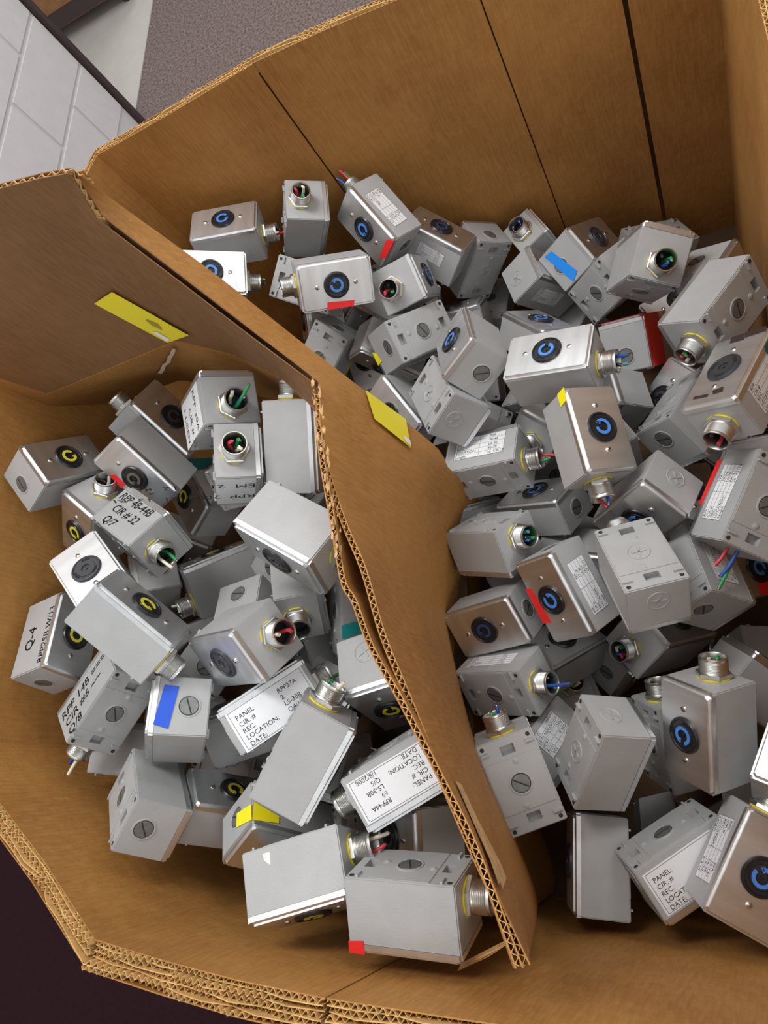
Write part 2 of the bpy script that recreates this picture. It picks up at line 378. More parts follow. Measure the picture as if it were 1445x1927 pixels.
B1 = [P(-60, 690, py=.535), P(0, 712, py=.532), P(88, 741, py=.528), P(205, 692, py=.53), P(330, 640, py=.528), P(440, 668, z=-.615), P(530, 712, z=-.61), P(604, 778, z=-.61)]
dv1 = ob('cardboard_divider', None); tag(dv1, 'upright brown cardboard divider with a long yellow sticker, upper left', 'divider')
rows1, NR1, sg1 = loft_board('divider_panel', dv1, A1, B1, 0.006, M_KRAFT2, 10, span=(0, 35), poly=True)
# lower skirt that bulges over the left heap
B1b = [P(-60, 800, z=-.76), P(0, 815, z=-.76), P(110, 800, z=-.78), P(215, 760, z=-.78), P(340, 715, z=-.78), P(455, 735, z=-.80), P(560, 770, z=-.78), P(612, 850, z=-.75)]
dv1b = ob('lining_sheet', None); tag(dv1b, 'creased tan cardboard lining sheet below the yellow-stickered divider panel', 'sheet')
rows3, NR3, sg3 = loft_board('lining_panel', dv1b, [p + Vector((0, 0, -0.002)) for p in B1], B1b, 0.004, M_KRAFT, 10, seed=8, poly=True, pitch=0.006)
PB = [((137, 327), -.35, (153, 331), -.355), ((182, 412), -.39, (240, 396), -.41), ((330, 525), -.47, (400, 512), -.51), ((480, 640), -.55, (560, 638), -.62), ((590, 722), -.585, (690, 738), -.71),
      ((603, 795), -.578, (790, 815), -.79), ((614, 860), -.577, (840, 872), -.85), ((650, 975), -.58, (850, 985), -.93), ((690, 1070), -.58, (846, 1150), -.97), ((725, 1190), -.585, (855, 1250), -.99),
      ((770, 1300), -.59, (885, 1370), -1.0), ((815, 1410), -.595, (930, 1490), -1.02), ((880, 1560), -.60, (975, 1590), -1.05), ((940, 1690), -.605, (1006, 1670), -1.08), ((998, 1815), -.61, (1012, 1702), -1.10)]
dv2 = ob('cardboard_divider', None); tag(dv2, 'torn cardboard divider with a small yellow sticker standing between the two heaps', 'divider')
rows2, NR2, sg2 = loft_board('divider_panel', dv2, [P(*a, z=b) for a, b, c, d in PB], [P(*c, z=d) for a, b, c, d in PB], 0.0055, M_KRAFT, 10, edge_first=True, seed=5, pitch=0.0078, bow=(0.55, 0.014, (0.95, 0.3, 0)))
FT = [r[-1] for r in rows2][26:]
fv = FT + [Vector((p.x - 0.004, p.y + 0.002, max(p.z - 0.14, CAMH - 1.202))) for p in FT]; nf = len(FT)
ob('divider_foot', me_from('divider_foot', fv, [(i, i + 1, nf + i + 1, nf + i) for i in range(nf - 1)], M_KRAFT, None, 40), dv2)
PL = [((604, 800), -.572), ((612, 870), -.572), ((626, 950), -.573), ((640, 1030), -.574), ((652, 1095), -.575), ((672, 1130), -.576), ((704, 1215), -.578), ((760, 1315), -.582), ((830, 1450), -.588), ((900, 1592), -.594), ((984, 1818), -.604)]
PR = [((640, 820), -.66), ((650, 890), -.66), ((668, 970), -.66), ((682, 1050), -.66), ((700, 1110), -.66), ((722, 1150), -.665), ((752, 1225), -.67), ((800, 1320), -.67), ((860, 1450), -.67), ((920, 1590), -.67), ((990, 1800), -.66)]
dv3 = ob('cardboard_divider', None); tag(dv3, 'second thin cardboard divider sheet leaning along the left of the torn one', 'divider')
loft_board('divider_panel', dv3, [P(*a, z=b) for a, b in PL], [P(*a, z=b) for a, b in PR], 0.005, M_KRAFT, 6, seed=9, pitch=0.0078)
# torn paper scraps on the ripped top edge
rt = random.Random(4)
def scrap(name, parent, pts, m, th=0.0006):
    n = len(pts); V = list(pts) + [p + Vector((0, 0, -th)) for p in pts]
    F = [tuple(range(n)), tuple(range(2 * n - 1, n - 1, -1))] + [(i, (i + 1) % n, n + (i + 1) % n, n + i) for i in range(n)]
    return ob(name, me_from(name, V, F, m), parent)
for k in range(46):
    t = k / 45; y = 712 + 330 * t; x = 588 + (12 * t / 0.3 if t < 0.3 else 12 + 50 * (t - 0.3)) + rt.uniform(-4, 12)
    a = rt.uniform(0, 6.28); L = rt.uniform(3, 9); z = -.565 + rt.uniform(-.006, .004)
    pts = []
    for i in range(5):
        aa = a + i * 1.2566 + rt.uniform(-.3, .3); rr = L * rt.uniform(0.35, 1.0); pts.append(P(x + rr * 0.6 * math.cos(aa), y + rr * 1.7 * math.sin(aa), z=z + rt.uniform(-.004, .006)))
    scrap('torn_paper', dv2, pts, M_TORN)
# peeled strip hanging near the lower end of the divider, torn ply patch
scrap('loose_strip', dv3, [P(860, 1828, z=-.74), P(868, 1812, z=-.735), P(950, 1770, z=-.70), P(962, 1772, z=-.70), P(920, 1800, z=-.72)], M_TORN)

# ---------------------------------------------------------------- flat prints laid on curved board
def on_board(rows, NR, sg, px, lift=0.0012):
    """point of the lofted board met by the photo direction px"""
    cam0 = Vector((0, 0, CAMH)); d = (P(px[0], px[1], z=-1.0) - cam0).normalized(); best = None
    from mathutils.geometry import intersect_ray_tri
    for i in range(len(rows) - 1):
        for j in range(len(rows[0]) - 1):
            q = (rows[i][j], rows[i + 1][j], rows[i + 1][j + 1], rows[i][j + 1])
            for tri in ((q[0], q[1], q[2]), (q[0], q[2], q[3])):
                h = intersect_ray_tri(tri[0], tri[1], tri[2], d, cam0, True)
                if h is not None and (best is None or (h - cam0).length < best[0]): best = ((h - cam0).length, h - NR[i][j] * sg * (lift + 0.003))
    return best[1] if best else None
def patch(name, rows, NR, sg, quad, m, parent, n=8, lift=0.0012):
    Q = [Vector((q[0], q[1], 0)) for q in quad]; V = []; F = []
    for i in range(n + 1):
        for j in range(n + 1):
            p = lerp(lerp(Q[0], Q[1], j / n), lerp(Q[3], Q[2], j / n), i / n); h = on_board(rows, NR, sg, p, lift)
            V.append(h)
    good = [v for v in V if v is not None]
    if not good: return None
    F = [(i * (n + 1) + j, i * (n + 1) + j + 1, (i + 1) * (n + 1) + j + 1, (i + 1) * (n + 1) + j) for i in range(n) for j in range(n)]
    F = [f for f in F if all(V[k] is not None for k in f)]
    V = [v if v is not None else good[0] for v in V]
    return ob(name, me_from(name, V, F, m, None, 60), parent)
st = patch('yellow_sticker', rows1, NR1, sg1, [(178, 566), (212, 544), (358, 626), (316, 640)], M_STICK, dv1)
if st: st['label'] = 'long yellow sticker'
for k in range(5): patch('pencil_tick', rows1, NR1, sg1, [(275 + 5 * k, 596 + 2 * k), (277 + 5 * k, 594 + 2 * k), (290 + 4 * k, 606 + 2 * k), (288 + 4 * k, 607 + 2 * k)], M_INKG, dv1, 1, 0.0022)
patch('white_print', rows1, NR1, sg1, [(287, 618), (296, 618), (322, 633), (314, 636)], M_LABEL, dv1, 2, 0.0022)
st = patch('yellow_sticker', rows2, NR2, sg2, [(678, 720), (756, 775), (769, 846), (700, 792)], M_STICK, dv2)
if st: st['label'] = 'small yellow diamond sticker'
patch('white_print', rows2, NR2, sg2, [(752, 822), (766, 832), (767, 842), (757, 834)], M_LABEL, dv2, 2, 0.0022)
ch = [(326, 650), (322, 660), (317, 668), (315, 676), (307, 681), (304, 690), (299, 697)]
for k in range(len(ch) - 1):
    (x0, y0), (x1, y1) = ch[k], ch[k + 1]
    patch('chalk_smear', rows3, NR3, sg3, [(x0 - 3, y0), (x0 + 4, y0 + 1), (x1 + 4, y1 + 2), (x1 - 4, y1)], M_CHALK, dv1b, 2)
# torn ply patch near the lower end of the divider
for q in ([(850, 1472), (862, 1480), (892, 1545), (884, 1552)], [(884, 1552), (892, 1545), (934, 1625), (915, 1622)], [(915, 1622), (934, 1625), (946, 1655), (936, 1684)]):
    patch('torn_ply', rows2, NR2, sg2, q, M_TORN, dv2, 4, 0.0006)
# small blue wire connector lying at the left wall
wc = ob('wire_connector', None, None, P(134, 1014, z=-.735)); tag(wc, 'small bright blue wire connector by the left wall below the boxes', 'wire connector')
wc.rotation_euler = (0.9, 0.5, 0.3)
V, F, I = lathe([(0.0, 0.0), (0.0055, 0.0), (0.0060, 0.003), (0.0050, 0.004), (0.0036, 0.014), (0.0020, 0.0165), (0.0, 0.017)], 12); ob('connector_shell', me_from('connector_shell', V, F, TAPE['lightblue'], None, 30), wc)
V, F, I = lathe([(0.0, -0.012), (0.0016, -0.012), (0.0016, 0.001)], 8); ob('wire_stub', me_from('wire_stub', V, F, WIRE['white']), wc)
# ---------------------------------------------------------------- outlet boxes
L_, W_ = 0.1143, 0.0715
PT = 0.009
BODY = {}
def body_mesh(D, backx):
    key = (round(D * 1000), backx)
    if key in BODY: return BODY[key]
    D = key[0] / 1000; hx, hy = L_ / 2 - 0.0006, W_ / 2 - 0.0006; z0 = -D / 2 + 0.0008; z1 = D / 2 - PT + 0.001
    bm = bmesh.new(); bmesh.ops.create_cube(bm, size=1.0)
    bmesh.ops.scale(bm, vec=(2 * hx, 2 * hy, z1 - z0), verts=bm.verts); bmesh.ops.translate(bm, vec=(0, 0, (z0 + z1) / 2), verts=bm.verts)
    bmesh.ops.bevel(bm, geom=bm.edges[:], offset=0.0013, segments=2, affect='EDGES')
    bm.faces.ensure_lookup_table()
    bf = min((f for f in bm.faces if abs(f.normal.z) > 0.99), key=lambda f: f.calc_center_median().z)
    co = [v.co.copy() for v in bf.verts]; bx = max(abs(c.x) for c in co); by = max(abs(c.y) for c in co)
    bmesh.ops.delete(bm, geom=[bf], context='FACES_ONLY')
    xs = [-bx, -0.0465, -0.0355, 0.0355, 0.0465, bx]; ys = [-by, -0.0085, 0.0085, by]
    g = [[bm.verts.new((x, y, z0)) for y in ys] for x in xs]
    for i in range(5):
        for j in range(3):
            q = [g[i][j], g[i][j + 1], g[i + 1][j + 1], g[i + 1][j]]
            if i in (1, 3) and j == 1:
                lo = [bm.verts.new(v.co + Vector((0, 0, 0.009))) for v in q]
                bm.faces.new(lo)
                for k in range(4): bm.faces.new((q[k], q[(k + 1) % 4], lo[(k + 1) % 4], lo[k]))
            else: bm.faces.new(q)
    bmesh.ops.remove_doubles(bm, verts=bm.verts, dist=0.00005)
    bmesh.ops.recalc_face_normals(bm, faces=bm.faces[:])
    mb = MB(); bm.verts.index_update(); mb.add([v.co for v in bm.verts], [tuple(v.index for v in f.verts) for f in bm.faces]); bm.free()
    # raised middle pad, corner fins, bosses, screw holes
    V, F = boxv((0, 0, z0 - 0.0003), (0.031, by - 0.0012, 0.0005)); mb.add(V, F)
    for sx in (-1, 1):
        for sy in (-1, 1):
            V, F = boxv((sx * (bx - 0.012), sy * (by - 0.006), z0 - 0.0012), (0.0012, 0.0052, 0.0016)); mb.add(V, F)
            V, F, I = lathe([(0.0026, 0.0), (0.0026, -0.0004)], 10); mb.add([(v[0] + sx * (bx - 0.005), v[1] + sy * (by - 0.005), v[2] + z0) for v in V], F, 1)
        V, F, I = lathe([(0.0042, 0.0), (0.0040, -0.0007), (0.0025, -0.0009), (0.0022, -0.0016), (0.0, -0.0018)], 12); mb.add([(v[0] + sx * 0.026, v[1] + sx * 0.004, v[2] + z0 - 0.0006) for v in V], F)
    me = mb.me('body', [M_GREY, M_GREYD], 30); BODY[key] = me; return me
def rounded_plate():
    bm = bmesh.new(); bmesh.ops.create_cube(bm, size=1.0)
    bmesh.ops.scale(bm, vec=(L_, W_, PT), verts=bm.verts); bmesh.ops.translate(bm, vec=(0, 0, -PT / 2), verts=bm.verts)
    ve = [e for e in bm.edges if abs(e.verts[0].co.z - e.verts[1].co.z) > PT * 0.5]
    bmesh.ops.bevel(bm, geom=ve, offset=0.0028, segments=3, affect='EDGES')
    te = [e for e in bm.edges if all(v.co.z > -1e-5 for v in e.verts)]
    bmesh.ops.bevel(bm, geom=te, offset=0.0036, segments=3, affect='EDGES')
    return bm_me('cover_plate', bm, M_STEEL, 30)
PLATE = rounded_plate()
V, F, I = lathe([(0.0034, 0.0), (0.0033, 0.0008), (0.0022, 0.0016), (0.0, 0.0019)], 14); mbs = MB(); mbs.add(V, F); V, F = boxv((0, 0, 0.0019), (0.0026, 0.0004, 0.00015)); mbs.add(V, F, 1)
SCREW = mbs.me('screw', [M_SCREW, M_DARK], 40)
def recept(m, m2):
    mb = MB(); V, F, I = lathe([(0.0200, -0.001), (0.0200, 0.0018), (0.0190, 0.0032), (0.0172, 0.0034), (0.0165, 0.0022), (0.0128, 0.0020), (0.0124, 0.0028), (0.0060, 0.0028), (0.0056, 0.0012), (0.0, 0.0012)], 36); mb.add(V, F)
    for k in range(3):
        a0 = k * 2.094 + 0.35; V = []; F = []
        for i in range(7):
            a = a0 + i * 0.13
            for r in (0.0132, 0.0158): V.append((r * math.cos(a), r * math.sin(a), 0.00245))
        for i in range(6): F.append((2 * i, 2 * i + 1, 2 * i + 3, 2 * i + 2))
        mb.add(V, F, 1)
    V, F, I = lathe([(0.0018, 0.001), (0.0018, 0.0026), (0.0, 0.0028)], 10); mb.add(V, F)
    return mb.me('receptacle', [m, m2], 35)
REC_B = recept(M_BLACK, M_DARK); REC_C = recept(M_CHAR, M_DARK)
def ring_mesh(m):
    V = []; F = []; n = 26
    for i in range(n + 1):
        a = 0.35 + (2 * math.pi - 0.7) * i / n
        for r, z in ((0.0066, 0.0026), (0.0066, 0.0034), (0.0104, 0.0034), (0.0104, 0.0026)): V.append((r * math.cos(a), r * math.sin(a), z))
    for i in range(n):
        a = 4 * i; b = a + 4
        F += [(a, a + 1, b + 1, b), (a + 1, a + 2, b + 2, b + 1), (a + 2, a + 3, b + 3, b + 2)]
    mb = MB(); mb.add(V, F); V, F = boxv((0.0066, -0.0034, 0.003), (0.0028, 0.0012, 0.0004)); mb.add(V, F)
    return mb.me('colour_ring', m, 40)
RINGM = {k: ring_mesh(m) for k, m in RING.items()}
def plug_mesh(kind):
    mb = MB()
    if kind == 's':
        V, F, I = lathe([(0.0140, -0.0002), (0.0138, 0.0007), (0.0122, 0.0009), (0.0116, 0.0003), (0.0108, 0.0003), (0.0106, 0.0009), (0.0, 0.0009)], 28, [0, 0, 0, 2, 1, 1, 1]); mb.add(V, F, I)
        V, F = boxv((0, 0, 0.0009), (0.0100, 0.0008, 0.00012)); mb.add(V, F, 2)
    else:
        V, F, I = lathe([(0.0130, -0.0002), (0.0128, 0.0006), (0.0118, 0.0008), (0.0112, 0.0002), (0.0, 0.0002)], 28, [0, 0, 0, 0, 0]); mb.add(V, F, I)
        for a in (0.6, 2.3):
            V, F = boxv((0, 0, 0.0006), (0.0085, 0.0011, 0.0006)); mb.add([(v[0] * math.cos(a) - v[1] * math.sin(a), v[0] * math.sin(a) + v[1] * math.cos(a), v[2]) for v in V], F, 0)
    return mb.me('knockout_plug', [M_GREY, M_PLUG, M_GREYD], 35)
PLUG = {'s': plug_mesh('s'), 'x': plug_mesh('x')}
V, F, I = lathe([(0.0176, 0.0), (0.0178, 0.0008), (0.0176, 0.0018), (0.0140, 0.0018)], 26); GASK = me_from('gasket', V, F[:-1], M_GASK, None, 40)
V, F, I = lathe([(0.0186, 0.0018), (0.0196, 0.0024), (0.0196, 0.0062), (0.0184, 0.0068), (0.0150, 0.0068)], 6); NUT = me_from('locknut', V, F[:-1], M_ZINC)
pr = [(0.0154, 0.006)]
z = 0.0078
while z < 0.0212: pr += [(0.0154, z), (0.0146, z + 0.0008)]; z += 0.0017
pr += [(0.0154, 0.0230), (0.0150, 0.0242), (0.0138, 0.0242), (0.0131, 0.0230), (0.0131, 0.0110), (0.0128, 0.0040), (0.0, 0.0040)]
V, F, I = lathe(pr, 26, [0] * (len(pr) - 3) + [1, 1, 1]); NIP = me_from('conduit_nipple', V, F, [M_ZINC, M_DARK], I, 50)
def wire_me(base, length, bend, rnd, m):
    pts = [Vector((base[0] * 0.5, base[1] * 0.5, 0.004)), Vector((base[0], base[1], 0.014)), Vector((base[0] + bend[0] * 0.3, base[1] + bend[1] * 0.3, 0.0235)), Vector((base[0] + bend[0] * 0.7, base[1] + bend[1] * 0.7, 0.0235 + length * 0.55)), Vector((base[0] + bend[0] * 1.5, base[1] + bend[1] * 1.5, 0.0235 + length))]
    mb = MB(); n = 7; r = 0.0022
    for i, p in enumerate(pts):
        d = (pts[min(i + 1, 4)] - pts[max(i - 1, 0)]).normalized(); u = d.orthogonal().normalized(); v = d.cross(u)
        for k in range(n): mb.v.append(tuple(p + (u * math.cos(6.2832 * k / n) + v * math.sin(6.2832 * k / n)) * r))
    for i in range(4):
        for k in range(n): mb.f.append((i * n + k, i * n + (k + 1) % n, (i + 1) * n + (k + 1) % n, (i + 1) * n + k)); mb.i.append(0)
    b = len(mb.v); d = (pts[4] - pts[3]).normalized(); u = d.orthogonal().normalized(); v = d.cross(u)
    for t, rr in ((0, r), (0.0001, r * 0.6), (0.0012, r * 0.55)):
        for k in range(n): mb.v.append(tuple(pts[4] + d * t + (u * math.cos(6.2832 * k / n) + v * math.sin(6.2832 * k / n)) * rr))
    for i in range(2):
        for k in range(n): mb.f.append((b + i * n + k, b + i * n + (k + 1) % n, b + (i + 1) * n + (k + 1) % n, b + (i + 1) * n + k)); mb.i.append(0 if i == 0 else 1)
    mb.f.append(tuple(b + 2 * n + k for k in range(n))); mb.i.append(1)
    return mb.me('wire', [m, M_COPPER], 60)
# text
def text_me(items, name='print', bold=0.0):
    """items: (string, x, y, size, shear) -> one flat mesh"""
    allv = []; allf = []
    if bold: items = [(s_, x_ + dx * sz, y_ + dy * sz, sz, h_) for s_, x_, y_, sz, h_ in items for dx, dy in ((0, 0), (bold * 2, bold), (bold, -bold))]
    for s, x, y, size, sh in items:
        c = bpy.data.curves.new('t', 'FONT'); c.body = s; c.size = size; c.resolution_u = 2; c.shear = sh; c.space_line = 1.0
        o = bpy.data.objects.new('t', c); COL.objects.link(o); bpy.context.view_layer.update()
        me = bpy.data.meshes.new_from_object(o.evaluated_get(bpy.context.evaluated_depsgraph_get()))
        b = len(allv); allv += [(v.co.x + x, v.co.y + y, 0) for v in me.vertices]; allf += [tuple(i + b for i in p.vertices) for p in me.polygons]
        bpy.data.objects.remove(o); bpy.data.curves.remove(c); bpy.data.meshes.remove(me)
    return me_from(name, allv, allf, M_INK)
def line(V, F, x0, y0, x1, y1, t):
    b = len(V); dx, dy = x1 - x0, y1 - y0; l = math.hypot(dx, dy) or 1; nx, ny = -dy / l * t / 2, dx / l * t / 2
    V += [(x0 + nx, y0 + ny, 0), (x0 - nx, y0 - ny, 0), (x1 - nx, y1 - ny, 0), (x1 + nx, y1 + ny, 0)]; F.append((b, b + 1, b + 2, b + 3))
FACE = {'T': (0, 1), 'P': (0, -1), 'F': (2, 1), 'B': (2, -1)}
def face_frame(face, flip, D):
    if face in ('a', 'b'): ax, sg = 1, (flip if face == 'a' else -flip)
    else: ax, sg = FACE[face]
    h = (L_ / 2 - 0.0006, W_ / 2 - 0.0006, D / 2 - (0.0 if sg > 0 else 0.0008))[ax]
    return ax, sg, h
def lift(ax, sg, h, u, v, e):
    p = [0, 0, 0]; o = [i for i in range(3) if i != ax]; p[ax] = sg * (h + e); p[o[0]] = u / 1000; p[o[1]] = v / 1000; return Vector(p)
TXT = {'small': [['RPP.', 'CIR #', 'REC.', 'LOCATION', 'Length'], ['30A', '17,19', 'L6-30', '12-37', '12  5/12']], 'R26_small': [['RPP.', 'CIR #', 'REC.', 'LOCATION', 'Length'], ['30A', '40-42', 'L6-30', '30-3K', '30  5/9/12']], 'R33_small': [['RPP.', 'CIR #', 'REC.', 'LOCATION', 'Length'], ['17A', '24-26', 'L6-30', 'AA-21', '20  7/1/12']], 'R52_small': [['RPP.', 'CIR #', 'REC.', 'LOCATION', 'Length'], ['29A', '12-14', 'L6-30', '24-A', '18']], 'R44_small': [['RPP.', 'CIR #', 'REC.', 'LOCATION', 'Length'], ['29A', '15-134', 'L6-30', '17-30', '6/3/14']], 'panel': [['PANEL:', 'CIR. #', 'REC.', 'LOCATION:', 'DATE:'], ['', '', '', '', '']], 'L22_panel': [['PANEL:', 'CIR. #', 'REC.', 'LOCATION:', 'DATE:'], ['RPP27A', '2', 'L5-30R', 'Q4/1', '1/8']], 'L23_panel': [['PANEL:', 'CIR. #', 'REC.', 'LOCATION:', 'DATE:'], ['RPP44A', '69', 'L5-30R', 'Q/5', '1/8/2008']], 'plain': [('RPP-30A', 0.08, 0.7, 0.16, 0), ('CIR # 32', 0.3, 0.4, 0.16, 0), ('1-LGEN', 0.12, 0.12, 0.16, 0)], 'L6_plain': [('RPP  2007  31  13  RL', 0.06, 0.62, 0.2, 0), ('EM  21  #  12  RL', 0.06, 0.2, 0.2, 0)], 'rpp44': [('RPP 48-44B', 0.04, 0.66, 0.28, 0.25), ('CIR # 32', 0.14, 0.36, 0.28, 0.25), ('Q/7', 0.18, 0.06, 0.28, 0.25)], 'rpp25': [('Q-4', 0.28, 0.56, 0.34, 0.1), ('RPP25B W/13', 0.04, 0.1, 0.225, 0.1)], 'rpp6': [('RPP 14B ===', 0.03, 0.62, 0.28, 0.2), ('CIR #6 ~~', 0.05, 0.34, 0.28, 0.2), ('Q/8', 0.05, 0.05, 0.28, 0.2)], 'cor': [('COR 30R', 0.04, 0.05, 0.95, 0.1)]}
def decal(root, nm, face, kind, sub, q, flip, D):
    ax, sg, h = face_frame(face, flip, D)
    nv = Vector([sg if i == ax else 0 for i in range(3)])
    pts = [lift(ax, sg, h, u, v, 0.0008 if (kind == 'tape' and ax != 2) else 0.00015) for u, v in q]
    if kind in ('tape', 'mark', 'bag'):
        m = M_BAG if kind == 'bag' else TAPE[sub]
        th = 0.0003 if kind != 'mark' else 0.0001
        if (pts[1] - pts[0]).cross(pts[2] - pts[0]).dot(nv) < 0: pts = pts[::-1]
        V = pts + [p + nv * th for p in pts]; n = len(pts)
        F = [tuple(range(n - 1, -1, -1)), tuple(range(n, 2 * n))] + [(i, (i + 1) % n, n + (i + 1) % n, n + i) for i in range(n)]
        name = {'tape': 'tape_strip', 'mark': 'marker_block' if sub == 'dark' else 'paper_scrap', 'bag': 'plastic_film'}[kind]
        o = ob(name, me_from(name, V, F, m), root); o['label'] = {'tape': sub.replace('lightblue', 'bright blue').replace('darkyellow', 'mustard yellow') + ' tape', 'mark': 'dark marker block' if sub == 'dark' else 'white scrap', 'bag': 'clear wrinkled film'}[kind]
        return
    TL, TR, BR, BL = pts
    r = ((TR - TL) + (BR - BL)).normalized(); wd = ((TR - TL).length + (BR - BL).length) / 2; ht = ((BL - TL).length + (BR - TR).length) / 2
    up = nv.cross(r).normalized(); c = (TL + TR + BR + BL) / 4; org = c - r * wd / 2 - up * ht / 2
    mw = Matrix(((r.x, up.x, nv.x, org.x), (r.y, up.y, nv.y, org.y), (r.z, up.z, nv.z, org.z), (0, 0, 0, 1)))
    par = root
    if kind == 'label':
        V = [(0, 0, 0), (wd, 0, 0), (wd, ht, 0), (0, ht, 0), (0, 0, .0002), (wd, 0, .0002), (wd, ht, .0002), (0, ht, .0002)]
        F = [(3, 2, 1, 0), (4, 5, 6, 7), (0, 1, 5, 4), (1, 2, 6, 5), (2, 3, 7, 6), (3, 0, 4, 7)]
        par = ob('paper_label', me_from('paper_label', V, F, M_LABEL), root); par.matrix_local = mw
    loc = Matrix.Translation((0, 0, 0.0004))
    T = TXT.get(nm + '_' + sub, TXT[sub]); items = []
    if sub == 'small':
        VV = []; FF = []
        for k in range(6): line(VV, FF, 0, ht * k / 5, wd, ht * k / 5, 0.0003)
        for x in (0, wd * 0.5, wd): line(VV, FF, x, 0, x, ht, 0.0003)
        for i, s in enumerate(T[0]): items.append((s, wd * 0.03, ht * (4 - i) / 5 + ht * 0.045, ht * 0.16, 0))
        for i, s in enumerate(T[1]): items.append((s, wd * 0.68, ht * (4 - i) / 5 + ht * 0.045, ht * 0.16, 0))
    elif sub == 'panel':
        VV = []; FF = []
        for a, b in (((.03, .04), (.97, .04)), ((.97, .04), (.97, .96)), ((.97, .96), (.03, .96)), ((.03, .96), (.03, .04))): line(VV, FF, a[0] * wd, a[1] * ht, b[0] * wd, b[1] * ht, 0.0004)
        for i, s in enumerate(T[0]): items.append((s, wd * 0.08, ht * (0.72 - i * 0.165), ht * 0.155, 0))
        for i, s in enumerate(T[1]): items.append((s, wd * 0.62, ht * (0.72 - i * 0.165), ht * 0.155, 0))
    else:
        VV = []; FF = []
        for s, x, y, z_, sh in T[1:]:
            t = ob('printed_text' if kind == 'label' else 'handwriting', text_me([(s, x * wd, y * ht, z_ * ht, sh)], 'print', 0.0 if kind == 'label' else 0.012), par); t.matrix_local = (loc if kind == 'label' else mw @ Matrix.Translation((0, 0, 0.0001)))
        for s, x, y, z_, sh in T[:1]: items.append((s, x * wd, y * ht, z_ * ht, sh))
    tm = text_me(items, 'print', 0.0 if kind == 'label' else 0.012)
    if VV:
        mb = MB(); mb.add([v.co for v in tm.vertices], [tuple(p.vertices) for p in tm.polygons]); mb.add(VV, FF); tm = mb.me('printed_text', M_INK)
    t = ob('printed_text' if kind == 'label' else 'handwriting', tm, par)
    t.matrix_local = (loc if kind == 'label' else mw @ Matrix.Translation((0, 0, 0.0001)))
